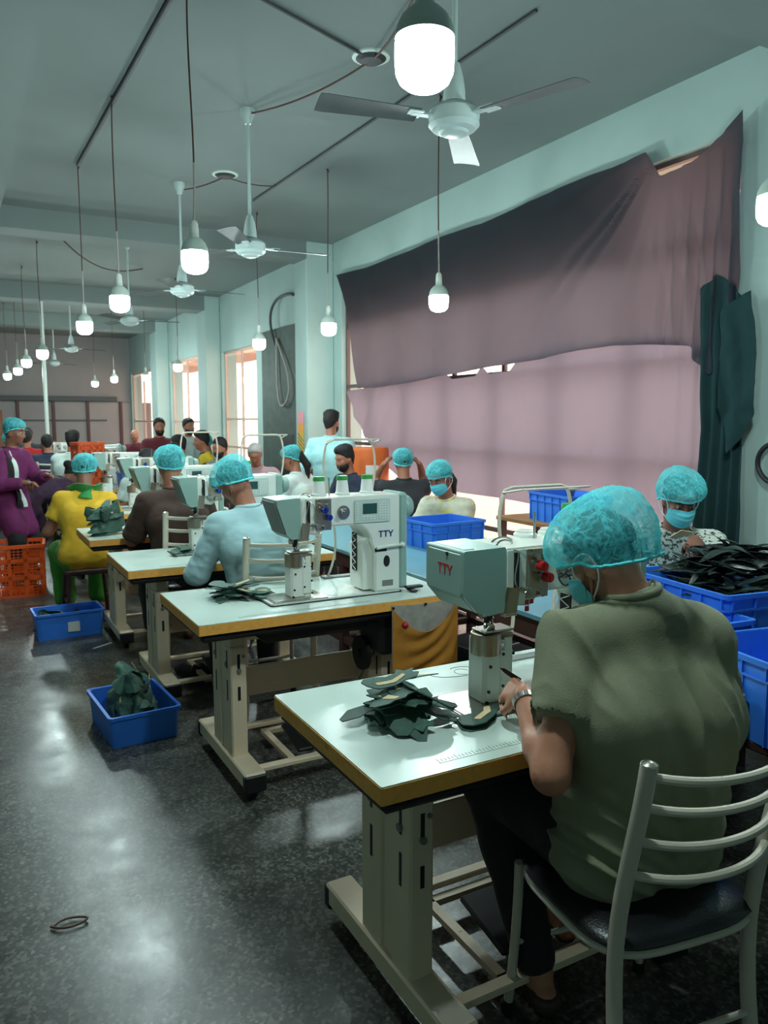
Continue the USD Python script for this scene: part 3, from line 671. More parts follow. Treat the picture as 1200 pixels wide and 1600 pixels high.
# ------------------------------------------------------------------ lamps and fans
def make_lamp(label, loc, cord_len, group='pendant bulb lamps'):
    """loc is the middle of the glowing diffuser; the cord runs straight up to the ceiling."""
    l = thing('pendant_lamp', label, 'lamp', loc, 0, group)
    wob = random.Random(int(abs(loc[0] * 100) + loc[1] * 10))
    obj('diffuser', lathe([(0, -.062), (.020, -.061), (.038, -.056), (.052, -.045), (.060, -.028), (.062, 0), (.0615, .032), (.060, .036)], 26), m_bulb, l)
    obj('housing', lathe([(.060, .0365), (.062, .040), (.060, .058), (.050, .080), (.034, .096), (.022, .104), (.020, .128), (.0, .128)], 26), m_sock, l)
    obj('socket', lathe([(.017, .118), (.021, .122), (.021, .128), (.019, .165), (.013, .178), (.006, .182), (0, .182)], 18), m_white, l)
    pts = curve([(0, 0, .18), (wob.uniform(-.006, .006), wob.uniform(-.006, .006), .18 + (cord_len - .18) * .4), (wob.uniform(-.01, .01), 0, .18 + (cord_len - .18) * .7), (0, 0, cord_len)], 30)
    nlow = 8
    obj('cord', tube(pts[:nlow], .0048, 7), m_cord, l)
    obj('upper_cord', tube(pts[nlow - 1:], .0042, 7), m_corddark, l)
    obj('ceiling_hook', cat_([tube([(0, 0, cord_len - .03), (.012, .004, cord_len - .012), (-.008, -.004, cord_len - .006), (0, 0, cord_len)], .006, 7)]), m_corddark, l)
    return l

def make_fan(label, loc, ang, rod):
    """loc is the hub; three blades of about 0.6 m."""
    f = thing('ceiling_fan', label, 'fan', loc, 0, 'three-bladed ceiling fans')
    obj('motor', lathe([(0, -.055), (.055, -.054), (.085, -.046), (.10, -.030), (.098, -.012), (.10, .002), (.098, .020), (.080, .038), (.045, .050), (.03, .052), (0, .052)], 32), m_fan, f)
    obj('bottom_cap', lathe([(0, -.070), (.030, -.069), (.052, -.062), (.060, -.052), (0, -.050)], 28), m_fan, f)
    obj('canopy', lathe([(.0, .20), (.020, .198), (.034, .15), (.042, .10), (.044, .055), (0, .055)], 20), m_fan, f)
    obj('rod', cyl((0, 0, .15), (0, 0, rod - .06), .011, n=12), m_fan, f)
    obj('ceiling_cup', lathe([(.0, rod), (.05, rod), (.046, rod - .03), (.020, rod - .09), (0, rod - .09)], 18), m_fan, f)
    for k in range(3):
        a = math.radians(ang + 120 * k)
        n = 16; xs = np.linspace(.15, .545, n); P = np.zeros((n, 5, 3))
        for i, x in enumerate(xs):
            hw_ = .045 + .016 * (x - .15) / .4
            if i == n - 1: hw_ *= .93
            for j, q in enumerate(np.linspace(-1, 1, 5)):
                P[i, j] = (x, q * hw_, -.008 + q * hw_ * .16 + .004 * (1 - q * q))
        b = shell(P, .003); ar = cat_([bx((.12, .035, .008), (.12, 0, -.004), .002), bx((.06, .07, .006), (.165, 0, -.004), .002)])
        R = trimesh.transformations.rotation_matrix(a, [0, 0, 1]); b.apply_transform(R); ar.apply_transform(R)
        bl = obj('blade', b, m_blade, f, smooth=60); obj('blade_bracket', ar, m_fan, bl)
    return f
# ------------------------------------------------------------------ figures: one smooth surface grown round a posed skeleton
def unit(v): v = np.asarray(v, float); return v / max(np.linalg.norm(v), 1e-9)
A = lambda *v: np.array(v, float)

class Field:
    """A distance field on a grid; shapes are blended in one after another, then the zero surface is meshed."""
    def __init__(s, lo, hi, h):
        s.h = h; s.lo = np.array(lo, float); n = np.ceil((np.array(hi) - s.lo) / h).astype(int) + 2
        s.n = n; s.D = np.full(n, 9.0, np.float32)
        s.ax = [(s.lo[k] + h * np.arange(n[k])).astype(np.float32) for k in range(3)]
    def sub(s, lo, hi, pad):
        a = np.clip(np.floor((np.asarray(lo) - pad - s.lo) / s.h).astype(int), 0, s.n); b = np.clip(np.ceil((np.asarray(hi) + pad - s.lo) / s.h).astype(int) + 1, 0, s.n)
        if np.any(b <= a): return None, None
        sl = tuple(slice(i, j) for i, j in zip(a, b))
        return sl, np.meshgrid(*[s.ax[k][sl[k]] for k in range(3)], indexing='ij', sparse=True)
    def put(s, sl, d, k, op):
        D = s.D[sl]
        if op == 'add':
            if k <= 0: s.D[sl] = np.minimum(D, d)
            else:
                t = np.clip(.5 + .5 * (D - d) / k, 0, 1); s.D[sl] = D * (1 - t) + d * t - k * t * (1 - t)
        elif op == 'cut':
            if k <= 0: s.D[sl] = np.maximum(D, -d)
            else:
                t = np.clip(.5 - .5 * (D + d) / k, 0, 1); s.D[sl] = D * (1 - t) - d * t + k * t * (1 - t)
    def bone(s, a, b, ra, rb, k=.03, op='add', ends=()):
        a, b = np.asarray(a, float), np.asarray(b, float); R = max(ra, rb)
        sl, g = s.sub(np.minimum(a, b) - R, np.maximum(a, b) + R, k + 3 * s.h)
        if sl is None: return
        ba = b - a; L2 = max(ba @ ba, 1e-9)
        px, py, pz = g[0] - a[0], g[1] - a[1], g[2] - a[2]
        t = np.clip((px * ba[0] + py * ba[1] + pz * ba[2]) / L2, 0, 1)
        d = np.sqrt((px - t * ba[0]) ** 2 + (py - t * ba[1]) ** 2 + (pz - t * ba[2]) ** 2) - (ra + (rb - ra) * t)
        for c, nrm in ends: d = np.maximum(d, (g[0] - c[0]) * nrm[0] + (g[1] - c[1]) * nrm[1] + (g[2] - c[2]) * nrm[2])
        s.put(sl, d, k, op)
    def ell(s, c, r, Rm=None, k=.02, op='add'):
        c, r = np.asarray(c, float), np.asarray(r, float); R = max(r)
        sl, g = s.sub(c - R, c + R, k + 3 * s.h)
        if sl is None: return
        q = [g[0] - c[0], g[1] - c[1], g[2] - c[2]]
        if Rm is not None: q = [q[0] * Rm[0, j] + q[1] * Rm[1, j] + q[2] * Rm[2, j] for j in range(3)]
        k0 = np.sqrt((q[0] / r[0]) ** 2 + (q[1] / r[1]) ** 2 + (q[2] / r[2]) ** 2); k1 = np.sqrt((q[0] / r[0] ** 2) ** 2 + (q[1] / r[1] ** 2) ** 2 + (q[2] / r[2] ** 2) ** 2)
        s.put(sl, k0 * (k0 - 1) / np.maximum(k1, 1e-6), k, op)
    def clip(s, c, nrm):
        g = np.meshgrid(*s.ax, indexing='ij', sparse=True)
        s.D = np.maximum(s.D, ((g[0] - c[0]) * nrm[0] + (g[1] - c[1]) * nrm[1] + (g[2] - c[2]) * nrm[2]).astype(np.float32))
    def mesh(s, relax=1):
        D = s.D; D[0] = D[-1] = 1; D[:, 0] = D[:, -1] = 1; D[:, :, 0] = D[:, :, -1] = 1
        I = D < 0; nx, ny, nz = D.shape
        c = [I[i:nx - 1 + i, j:ny - 1 + j, k:nz - 1 + k] for i in (0, 1) for j in (0, 1) for k in (0, 1)]
        n_in = sum(x.astype(np.int8) for x in c); act = (n_in > 0) & (n_in < 8)
        idx = np.argwhere(act)
        if not len(idx): return None
        vid = np.full(act.shape, -1, np.int32); vid[tuple(idx.T)] = np.arange(len(idx))
        acc, cnt = np.zeros((len(idx), 3)), np.zeros(len(idx))
        cor = [np.array((i, j, k)) for i in (0, 1) for j in (0, 1) for k in (0, 1)]
        val = [D[tuple((idx + q).T)] for q in cor]
        for p in range(8):
            for q in range(p + 1, 8):
                if np.abs(cor[p] - cor[q]).sum() != 1: continue
                a, b = val[p], val[q]; m = (a < 0) != (b < 0)
                t = a[m] / (a[m] - b[m]); acc[m] += cor[p] + t[:, None] * (cor[q] - cor[p]); cnt[m] += 1
        V = s.lo + s.h * (idx + acc / cnt[:, None]); F = []
        for ax in range(3):
            o1, o2 = [(1, 2), (2, 0), (0, 1)][ax]
            sl0, sl1 = [slice(1, -1)] * 3, [slice(1, -1)] * 3
            sl0[ax], sl1[ax] = slice(0, -1), slice(1, None)
            a, b = I[tuple(sl0)], I[tuple(sl1)]
            e = np.argwhere(a != b); flip = a[tuple(e.T)]
            off = np.ones(3, int); off[ax] = 0; e = e + off
            u, w = np.zeros(3, int), np.zeros(3, int); u[o1], w[o2] = 1, 1
            q = np.stack([vid[tuple((e - u - w).T)], vid[tuple((e - w).T)], vid[tuple(e.T)], vid[tuple((e - u).T)]], 1)
            ok = (q >= 0).all(1); q, fl = q[ok], flip[ok]
            q[~fl] = q[~fl][:, ::-1]; F += [q[:, [0, 1, 2]], q[:, [0, 2, 3]]]
        m = trimesh.Trimesh(V, np.vstack(F), process=False)
        if relax: trimesh.smoothing.filter_taubin(m, lamb=.5, nu=.52, iterations=4 * relax)
        return m

def ik(a, c, l1, l2, pole):
    """Middle joint of a two-bone limb from a to c, bent towards pole; returns (middle, end)."""
    a, c = np.asarray(a, float), np.asarray(c, float); d = c - a; L = np.linalg.norm(d); u = d / max(L, 1e-9)
    L = min(L, (l1 + l2) * .995); c = a + u * L
    x = (l1 * l1 - l2 * l2 + L * L) / (2 * L); h = math.sqrt(max(l1 * l1 - x * x, 0))
    p = np.asarray(pole, float); p = unit(p - u * (p @ u)); return a + u * x + p * h, c

def rotm(yaw, pitch, roll=0.0):
    """Head axes as columns (right, forward, up): yaw turns to the figure's left, pitch nods down."""
    y, p, r = map(math.radians, (yaw, pitch, roll))
    Rz = np.array([[math.cos(y), -math.sin(y), 0], [math.sin(y), math.cos(y), 0], [0, 0, 1]])
    Rx = np.array([[1, 0, 0], [0, math.cos(p), math.sin(p)], [0, -math.sin(p), math.cos(p)]])
    Ry = np.array([[math.cos(r), 0, math.sin(r)], [0, 1, 0], [-math.sin(r), 0, math.cos(r)]])
    return Rz @ Rx @ Ry

def pose(kind='sit', lean=12, side=0, twist=0, head=(0, 10), hands=((-.12, .36, .80), (.12, .36, .80)), seat=.47, shw=.175, knee=None, elbow_out=.5, legs=None, neck_fwd=.03, tall=1.0, poles=None):
    """Joints in the figure's own axes (x right, y ahead, z up)."""
    J = {}; s = tall
    J['pel'] = A(0, 0, seat + .075) if kind == 'sit' else A(0, 0, .86 * s)
    l, sd = math.radians(lean), math.radians(side); ax = A(math.sin(sd) * math.cos(l), math.sin(l), math.cos(l) * math.cos(sd))
    J['che'] = J['pel'] + ax * .30 * s + A(0, -.015, 0); J['c7'] = J['pel'] + ax * .475 * s + A(0, .012, 0)
    tw = math.radians(twist); lat = A(math.cos(tw), math.sin(tw), 0); lat = unit(lat - ax * (lat @ ax))
    for n, q in (('L', -1), ('R', 1)):
        J['sh' + n] = J['c7'] - ax * .055 + lat * q * shw * s + A(0, .005, 0)
        J['hip' + n] = J['pel'] + A(q * .085, 0, -.01)
    R = rotm(*head); J['R'] = R; J['hd'] = J['c7'] + ax * .075 + A(0, neck_fwd, 0) + R[:, 2] * .105
    for i, (n, q) in enumerate((('L', -1), ('R', 1))):
        pol = poles[i] if poles else A(q * elbow_out, -.25, -.8)
        J['el' + n], J['wr' + n] = ik(J['sh' + n], A(*hands[i][:3]), .275 * s, .245 * s, pol)
    lg = legs or (((-.13, .36, .09), (.13, .36, .09)) if kind == 'sit' else ((-.10, .0, .085), (.10, .03, .085)))
    for i, (n, q) in enumerate((('L', -1), ('R', 1))):
        J['kn' + n], J['an' + n] = ik(J['hip' + n], A(*lg[i]), .42 * s, .40 * s, A(q * .15, 1, .25 if kind == 'sit' else .05))
    return J

def torso(f, J, g=0.0, slim=1.0, belly=0.0, k=.05):
    latS, latH = unit(J['shR'] - J['shL']), unit(J['hipR'] - J['hipL']); w = (J['pel'] * .45 + J['che'] * .55)
    for q in (-1, 1):
        f.bone(J['pel'] + latH * q * .078, w + latS * q * .062 * slim, .104 * slim + g, .092 * slim + g, k)
        f.bone(w + latS * q * .062 * slim, J['che'] + latS * q * .080 * slim, .092 * slim + g, .102 * slim + g, k)
        f.bone(J['che'] + latS * q * .080 * slim, J['sh' + 'LR'[q > 0]] - latS * q * .055 - A(0, 0, .03), .102 * slim + g, .066 + g, k)
        f.bone(J['c7'] - A(0, 0, .02), J['sh' + 'LR'[q > 0]], .052 + g, .056 + g, k)
    f.bone(J['c7'] - (J['c7'] - J['pel']) * .10, J['che'] * .7 + w * .3, .060 + g, .088 * slim + g, .05)
    if belly: f.ell(w + A(0, .05, -.03), (.12, .09, .11), None, .05)

def leg(f, J, n, g=0.0, k=.035, upto=1.0):
    kn, an = J['kn' + n], J['an' + n]
    f.bone(J['hip' + n], kn, .088 + g, .056 + g, k)
    m = kn * .65 + an * .35 + unit(kn - J['hip' + n]) * -.012
    f.bone(kn, m, .054 + g, .052 + g, k); e = m + (an - m) * upto
    f.bone(m, e, .052 + g, .034 + g * 1.6, k)

def foot(f, J, n, fd, g=0.0):
    an = J['an' + n]; fd = unit(fd); b = A(an[0], an[1], an[2] - .045)
    f.bone(b - fd * .045, b + fd * .10, .034 + g, .030 + g, .02); f.bone(b + fd * .10 - A(0, 0, .006), b + fd * .155 - A(0, 0, .012), .026 + g, .020 + g, .02); f.bone(an, b, .036 + g, .034 + g, .02)

def hand(f, wr, d, palm, curl=.5, side=1, s=.92, fine=True, spread=1.0):
    """Palm and five fingers: d points along the hand, palm is the palm's normal, side = +1 when the thumb lies along palm x d."""
    d = unit(d); palm = unit(palm - d * (np.asarray(palm) @ d)); x = np.cross(palm, d) * side      # towards the thumb
    for q in (-.022, 0, .022): f.bone(wr + x * q * .6 * s, wr + (d * .078 + x * q) * s, .016 * s, .0125 * s, .012)
    if not fine:
        f.bone(wr + d * .07 * s, wr + (d * .11 + palm * .02) * s, .024 * s, .016 * s, .015); f.bone(wr + (d * .02 + x * .02) * s, wr + (d * .07 + x * .045 + palm * .02) * s, .012 * s, .009 * s, .01); return
    for i, (q, ln) in enumerate(((.032, .072), (.011, .080), (-.011, .074), (-.031, .058))):
        p = wr + (d * (.082 - .004 * abs(i - 1)) + x * q) * s; dd = unit(d + x * q * 2.0 * spread); c = curl[i] if np.ndim(curl) else curl
        ang = 0
        for j, fr in enumerate((.44, .32, .24)):
            ang += c * (.75, 1.0, .7)[j]; v = dd * math.cos(ang) + palm * math.sin(ang); e = p + v * ln * fr * s
            f.bone(p, e, (.0092 - .0009 * j) * s, (.0085 - .0009 * j) * s, .005); p = e
    p = wr + (d * .022 + x * .022) * s; tc = curl[4] if np.ndim(curl) and len(curl) > 4 else .5
    for j, (ln, v) in enumerate(((.040, d * .75 + x * .62 + palm * .25), (.032, d * .9 + x * (.42 - tc * .5) + palm * (.3 + tc * .4)), (.026, d * .95 + x * (.2 - tc * .6) + palm * (.3 + tc * .5)))):
        e = p + unit(v) * ln * s; f.bone(p, e, (.0125 - .0015 * j) * s, (.0110 - .0015 * j) * s, .007); p = e

def headshape(f, J, s=.95, k=.012, jaw=1.0):
    c, R = J['hd'], J['R']; L = lambda x, y, z: c + R @ (A(x, y, z) * s)
    f.ell(L(0, -.012, .034), A(.074, .094, .084) * s, R, k); f.ell(L(0, .022, -.034), A(.058 * jaw, .066, .082) * s, R, .025); f.ell(L(0, .062, -.092), A(.024, .022, .020) * s, R, .02)
    f.ell(L(0, .074, .030), A(.052, .022, .014) * s, R, .012)
    for q in (-1, 1):
        f.ell(L(q * .030, .088, .006), A(.017, .013, .011) * s, R, .010, 'cut'); f.ell(L(q * .040, .060, -.025), A(.022, .022, .020) * s, R, .015)
        f.ell(L(q * .076, -.008, -.012), A(.009, .022, .032) * s, R, .006); f.ell(L(q * .084, -.002, -.008), A(.004, .011, .017) * s, R, .003, 'cut')
        f.ell(L(q * .013, .094, -.038), A(.009, .010, .008) * s, R, .006)
    f.bone(L(0, .086, .016), L(0, .106, -.030), .0075 * s, .0125 * s, .010)
    f.ell(L(0, .086, -.062), A(.022, .011, .006) * s, R, .005); f.ell(L(0, .084, -.073), A(.019, .011, .006) * s, R, .005)
    f.bone(J['c7'] - A(0, 0, .02), L(0, -.022, -.045), .056, .052, .03)

def eyes(J, par, sk, s=.95, brow=True):
    c, R = J['hd'], J['R']; L = lambda x, y, z: c + R @ (A(x, y, z) * s)
    for q in (-1, 1):
        e = trimesh.creation.icosphere(2, .0115 * s); e.apply_translation(L(q * .030, .076, .006)); ob = obj('eye', e, m_eye, par, smooth=True)
        i = trimesh.creation.icosphere(2, .0065 * s); i.apply_translation(L(q * .030, .0825, .004)); obj('iris', i, m_iris, ob, smooth=True)
        lid = trimesh.creation.icosphere(3, .0128 * s); keep = (lid.triangles_center @ unit(A(0, -.30, 1))) > -.0002 * s; lid.update_faces(keep); lid.remove_unreferenced_vertices(); lid.vertices = lid.vertices @ R.T + L(q * .030, .076, .006); lo_ = lid.copy(); lo_.vertices = (lid.vertices - L(q * .030, .076, .006)) * .95 + L(q * .030, .076, .006); lo_.invert(); obj('eyelid', cat_([lid, lo_]), sk, ob, smooth=True)
        if brow: obj('eyebrow', tube([L(q * .014, .092, .026), L(q * .03, .091, .032), L(q * .048, .080, .026)], [.003, .0042, .002], 8), m_hair, par)

def hair_mesh(J, h, style, s=.95, net=False):
    c, R = J['hd'], J['R']; f = Field(c - .30, c + .26, h); L = lambda x, y, z: c + R @ (A(x, y, z) * s)
    if net: f.ell(L(0, -.014, .037), A(.080, .098, .090) * s, R, .01); f.bone(L(0, -.028, .0), L(0, -.022, -.05), .056 * s, .047 * s, .02)
    else: f.ell(L(0, -.016, .038), A(.084, .103, .094) * s, R, .01); f.bone(L(0, -.045, .0), L(0, -.042, -.052), .062 * s, .050 * s, .02)
    nrm = R @ unit(A(0, .72, -.69)); f.clip(L(0, .060, .062), nrm)
    if style == 'quiff': f.ell(L(.0, .036, .105), A(.056, .05, .030) * s, R, .03); f.ell(L(0, -.02, .10), A(.085, .085, .045) * s, R, .03)
    if style == 'bun': f.ell(L(0, -.125, .03), A(.045, .04, .045) * s, R, .012)
    if style == 'pony':
        f.bone(L(0, -.10, .02), L(.01, -.15, -.10), .040, .036, .02); f.bone(L(.01, -.15, -.10), L(.02, -.13, -.24), .036, .018, .02)
    m = f.mesh()
    if m is not None:
        V = m.vertices; N = m.vertex_normals; q = (V - c) @ R
        m.vertices = V + N * ((meshkit.fbm(q * A(60, 60, 25), 3, 3) - .5) * .012)[:, None]
    return m

def net_mesh(J, h, s=.95, puff=1.0, back=0.0, tilt=(.40, -.92), drop=0.0):
    """Bouffant cap: a gathered bag of thin mesh round the skull, open below, drawn in at the elastic."""
    c, R = J['hd'], J['R']; nu, nv = (150, 60) if h < .01 else (80, 30); P = np.zeros((nu, nv, 3)); Eb = np.zeros((nu, 3))
    u = np.linspace(0, 2 * np.pi, nu, endpoint=False); v = np.linspace(0, 1, nv)
    for j, t in enumerate(v):                     # t = 0 the top, 1 the elastic edge
        th = t * 1.98
        rad = math.sin(min(th, 1.62)) ** .80 if th < 1.62 else 1 - (th - 1.62) / .36 * .14
        zz = math.cos(th)
        x = np.cos(u) * .098 * puff * rad; y = np.sin(u) * (.112 + back * np.clip(-np.sin(u), 0, 1)) * puff * rad - .012
        z = .050 + .086 * puff * zz - .05 * max(t - .78, 0) + y * -.05
        fr = np.clip((np.sin(u) + .2), 0, 1)
        z = z + fr * .040 * t ** 3 - np.clip(-np.sin(u), 0, 1) * (.046 + drop) * t ** 3     # higher on the brow, lower at the nape
        y = y + np.clip(-np.sin(u), 0, 1) * .024 * t ** 3
        P[:, j] = np.c_[x, y, z + 0 * x]
    q = P.reshape(-1, 3)
    U = np.repeat(u, nv).reshape(nu, nv); Vv = np.tile(v, (nu, 1))
    ru = np.stack([np.cos(U) * 5, np.sin(U) * 5, Vv * 2.2], -1)
    gath = (np.abs(meshkit.noise(ru * A(2.6, 2.6, 1.0), 31) - .5) * 2) * .011 * (.25 + Vv ** 2 * .9) + (np.abs(meshkit.fbm(P * 30, 3, 77) - .5)) * .03 * (1 - Vv * .55)
    gath2 = np.sin(U * 46 + 3 * meshkit.noise(ru, 5)) * .0022 * Vv ** 3
    dirn = P - A(0, -.012, .03); dirn /= np.linalg.norm(dirn, axis=2, keepdims=True)
    P = P + dirn * (gath2 - gath + .008)[..., None]
    W = c + (P * s) @ R.T
    W2 = np.concatenate([W, W[:1]], 0)
    cap = grid_mesh(W2)
    band = tube(W[:, -1][::2 if nu > 100 else 1], .0042 if h < .01 else .0055, 7, closed=True)
    return cap, band

def mask_mesh(J, s=.95, n=(36, 26)):
    c, R = J['hd'], J['R']; u = np.linspace(-1, 1, n[0])[:, None]; v = np.linspace(0, 1, n[1])[None]
    a = u * 1.28
    rx, ry = .070, .094 + .0 * v
    bulge = .016 * np.cos(u * 1.45) ** 2 * np.sin(np.pi * np.clip(v * 1.05, 0, 1)) + .010 * np.exp(-(u / .25) ** 2) * (1 - v)
    pleat = .0032 * np.abs(np.mod(v * 4.2, 1) - .5) * 2 * np.clip(1.2 - np.abs(u), 0, 1)
    x = np.sin(a) * (rx + bulge * .3); y = np.cos(a) * ry + bulge + pleat + .013 - .030 * np.abs(u) ** 2 * 0
    y = y - .012 * (v ** 2)
    z = .000 - .104 * v + np.abs(u) ** 2 * (.5 - v) * -.045 - .006 * np.exp(-(u / .3) ** 2) * 0 * v
    P = np.stack([x + 0 * v, y + 0 * z, z + 0 * u], -1)
    m = shell(c + (P * s) @ R.T, .0022)
    L = lambda p: c + R @ (A(*p) * s); loops = []
    for q, i in ((-1, 0), (1, -1)):
        t, b = P[i, 2], P[i, -3]
        loops.append(tube(curve([L(t), L((q * .080, .030, .018)), L((q * .087, -.022, .022)), L((q * .088, -.034, -.02)), L((q * .082, -.010, -.055)), L(b)], 26), .0021, 6))
    return m, cat_(loops)

def wrinkle(m, amp, f=(7, 7, 16), seed=1, ridged=True, calm=None):
    V, N = np.array(m.vertices), np.array(m.vertex_normals); a = meshkit.fbm(V * np.array(f) + 3 * meshkit.noise(V * 4, seed + 9)[:, None], 3, seed)
    d = (1 - np.abs(a - .5) * 4) if ridged else (a - .5) * 2
    k = 1.0 if calm is None else np.clip((np.linalg.norm(V - calm, axis=1) - .10) / .08, 0, 1)
    m.vertices = V + N * (np.clip(d, -.6, 1) * amp * k)[:, None]; return m

def person(label, loc, rotz, J, sk, shirt, bottom, res=.016, sleeve=.62, hair='short', net=False, mask=False, beard=False, hairmat=None, face=False, slim=1.0, belly=0.0, hem=.0, handcfg=None, kurta=0.0,
           collar=False, sleeve_g=.016, shirt_g=.014, shoes=None, footdir=(0, 1, 0), net_kw={}, wr_amp=.0075, fine=None, neck=.0, cat='person', headonly=False, trouser_g=.012, shirtfn=None, slv=None, headscale=.95):
    p = thing('person', label, cat, loc, rotz)
    fine = res < .0121 if fine is None else fine
    pts = np.array([J[k] for k in J if k != 'R']); lo, hi = pts.min(0) - .20, pts.max(0) + .20
    lo[2] = max(lo[2], -.03)
    # body
    f = Field(lo, hi, res)
    torso(f, J, 0, slim * .96); headshape(f, J, headscale)
    for i, n in enumerate('LR'):
        q = (-1, 1)[i]
        f.bone(J['sh' + n], J['el' + n], .050, .039, .03); mid = J['el' + n] * .68 + J['wr' + n] * .32
        f.bone(J['el' + n], mid, .039, .040, .025); f.bone(mid, J['wr' + n], .040, .026, .02)
        hc = (handcfg or {}).get(n, {}); d = hc.get('d', unit(J['wr' + n] - J['el' + n]) * .7 + A(0, .5, -.25)); hand(f, J['wr' + n], d, hc.get('palm', A(-q * .3, .1, -1)), hc.get('curl', .45), hc.get('side', 1 if n == 'R' else -1), .93, fine)
        leg(f, J, n); foot(f, J, n, footdir)
    obj('body', f.mesh(), sk, p, smooth=True)
    # shirt
    f = Field(lo, hi, res); torso(f, J, shirt_g, slim, belly)
    hemz = J['pel'][2] - (.07 if hem == 0 else hem)
    if kurta:
        for q in (-1, 1): f.bone(J['pel'] + A(q * .08, -.01, 0), J['pel'] * .25 + (J['kn' + 'LR'[q > 0]]) * .75, .115, .10, .05)
    ax = unit(J['c7'] - J['pel'])
    for n in 'LR':
        sh, el, wr = J['sh' + n], J['el' + n], J['wr' + n]; g = sleeve_g
        if sleeve <= 1:
            e = sh + (el - sh) * sleeve; f.bone(sh, el, .054 + g, .046 + g * 1.2, .03, ends=((e, unit(el - sh)),))
        else:
            e = el + (wr - el) * (sleeve - 1); f.bone(sh, el, .052 + g, .043 + g, .03); f.bone(el, wr, .043 + g, .030 + g, .02, ends=((e, unit(wr - el)),))
    if not kurta: f.clip(A(0, 0, hemz) + A(0, 0, 0), -unit(ax * .8 + A(0, 0, .4)) if True else None)
    nax = unit(unit(J['hd'] - A(0, 0, .02) - J['c7']) * .5 + ax * .6); nb = J['c7'] + nax * (.030 - neck)
    f.clip(nb + nax * .012, nax)
    m = f.mesh()
    if shirtfn: m = shirtfn(m, J)
    else: m = wrinkle(m, wr_amp * (1 if res < .0125 else .8), calm=nb)
    sh_o = obj('shirt' if not kurta else 'dress', m, shirt, p, smooth=True)
    V = m.vertices - J['c7']; na2 = unit(J['hd'] + J['R'] @ A(0, -.03, -.05) - J['c7']); hh = V @ na2; rad = V - hh[:, None] * na2; rr = np.linalg.norm(rad, axis=1)
    e1, e2, _ = frame_from(na2); an = np.arctan2(rad @ e2, rad @ e1); tb = np.linspace(-np.pi, np.pi, 28, endpoint=False); hts = []
    for t_ in tb:
        k_ = (np.abs((an - t_ + np.pi) % (2 * np.pi) - np.pi) < .30) & (rr > .052) & (rr < .080) & (hh > -.09) & (hh < .08); hts.append(hh[k_].mean() if k_.sum() > 2 else np.nan)
    hts = np.array(hts); hts = np.where(np.isnan(hts), np.nanmean(hts) if not np.isnan(hts).all() else .02, hts)
    for _ in range(4): hts = (np.roll(hts, 1) + 2 * hts + np.roll(hts, -1)) / 4
    pts = [J['c7'] + na2 * (h_ + .003) + (e1 * math.cos(t_) + e2 * math.sin(t_)) * .0645 for h_, t_ in zip(hts, tb)]
    obj('collar' if collar else 'neck_band', tube(pts, .014 if collar else .0095, 9, closed=True), shirt, sh_o, smooth=True)
    # trousers
    if bottom is not None:
        f = Field(lo, hi, res)
        for q in (-1, 1): f.bone(J['pel'] + A(q * .06, 0, .05), J['pel'] + A(q * .08, 0, -.01), .098, .108, .04)
        for n in 'LR': leg(f, J, n, trouser_g, upto=.86)
        f.clip(J['pel'] + A(0, 0, .10), A(0, 0, 1)); obj('trousers', wrinkle(f.mesh(), .005, (8, 8, 8), 4), bottom, p, smooth=True)
    if shoes is not None:
        f = Field(lo, hi, min(res, .012))
        for n in 'LR': foot(f, J, n, footdir, .006)
        f.clip(A(0, 0, .075), A(0, 0, 1)); mm = f.mesh()
        if mm is not None: obj('shoes', mm, shoes, p, smooth=True)
    hm = hairmat or m_hair
    if hair: obj('hair', hair_mesh(J, min(res, .012), hair, headscale, net), hm, p, smooth=True)
    if net:
        capm, band = net_mesh(J, res, headscale, **net_kw); n_ = obj('hair_net', capm, m_net, p, smooth=True); obj('elastic_band', band, m_netband, n_, smooth=True)
    if mask:
        mm, lp = mask_mesh(J, headscale); k_ = obj('face_mask', mm, m_mask, p, smooth=25); obj('ear_loop', lp, m_loop, k_, smooth=True)
    if beard:
        c, R = J['hd'], J['R']; f = Field(c - .2, c + .2, min(res, .010)); L = lambda x, y, z: c + R @ (A(x, y, z) * headscale)
        f.ell(L(0, .026, -.052), A(.064, .071, .076) * headscale, R, .01); f.clip(L(0, .06, -.040), R @ unit(A(0, .25, 1))); f.ell(L(0, .1, -.066), A(.016, .03, .008) * headscale, R, .004, 'cut')
        mm = f.mesh()
        if mm is not None: obj('beard', mm, hm, p, smooth=True)
    if face: eyes(J, p, sk, headscale)
    return p
# ------------------------------------------------------------------ the row of sewing tables, machines, stands
TX = .76
ta = make_table('front sewing table with a leather pile and a pencil sketch on its top', (TX, 1.40, 0))
tb = dup(ta, 'second sewing table, with an ochre cloth pouch nailed to its front edge', (.775, 2.90, 0))
tc_ = dup(ta, 'third sewing table, where the person in pale blue sits', (.745, 4.147, 0))
td = dup(ta, 'fourth sewing table, with a tall stack of dark leather pieces at its corner', (.725, 5.34, 0))
dup(ta, 'fifth sewing table, in front of the seated woman in yellow', (.90, 6.72, 0))
for k, (y, l) in enumerate(((7.95, 'sixth sewing table along the aisle, behind the bending figure in purple'), (9.2, 'seventh sewing table along the aisle, carrying an orange crate'), (10.55, 'eighth sewing table along the aisle, where the person in a white shirt sits'), (11.95, 'farthest sewing table of the row, beyond the person in navy'))):
    dup(ta, l, (.80 + .06 * k, y, 0))
ma = make_machine('front white sewing machine with red knobs and a red maker mark on its end', (1.270, 1.70, TZ), 0, 'red', True)
mb = make_machine('white sewing machine with blue knobs, display panel and blue maker mark facing the aisle', (1.289, 3.14, TZ), 0, 'blue', False)
dup(mb, 'sewing machine worked by the person in pale blue', (1.235, 4.56, TZ), 0)
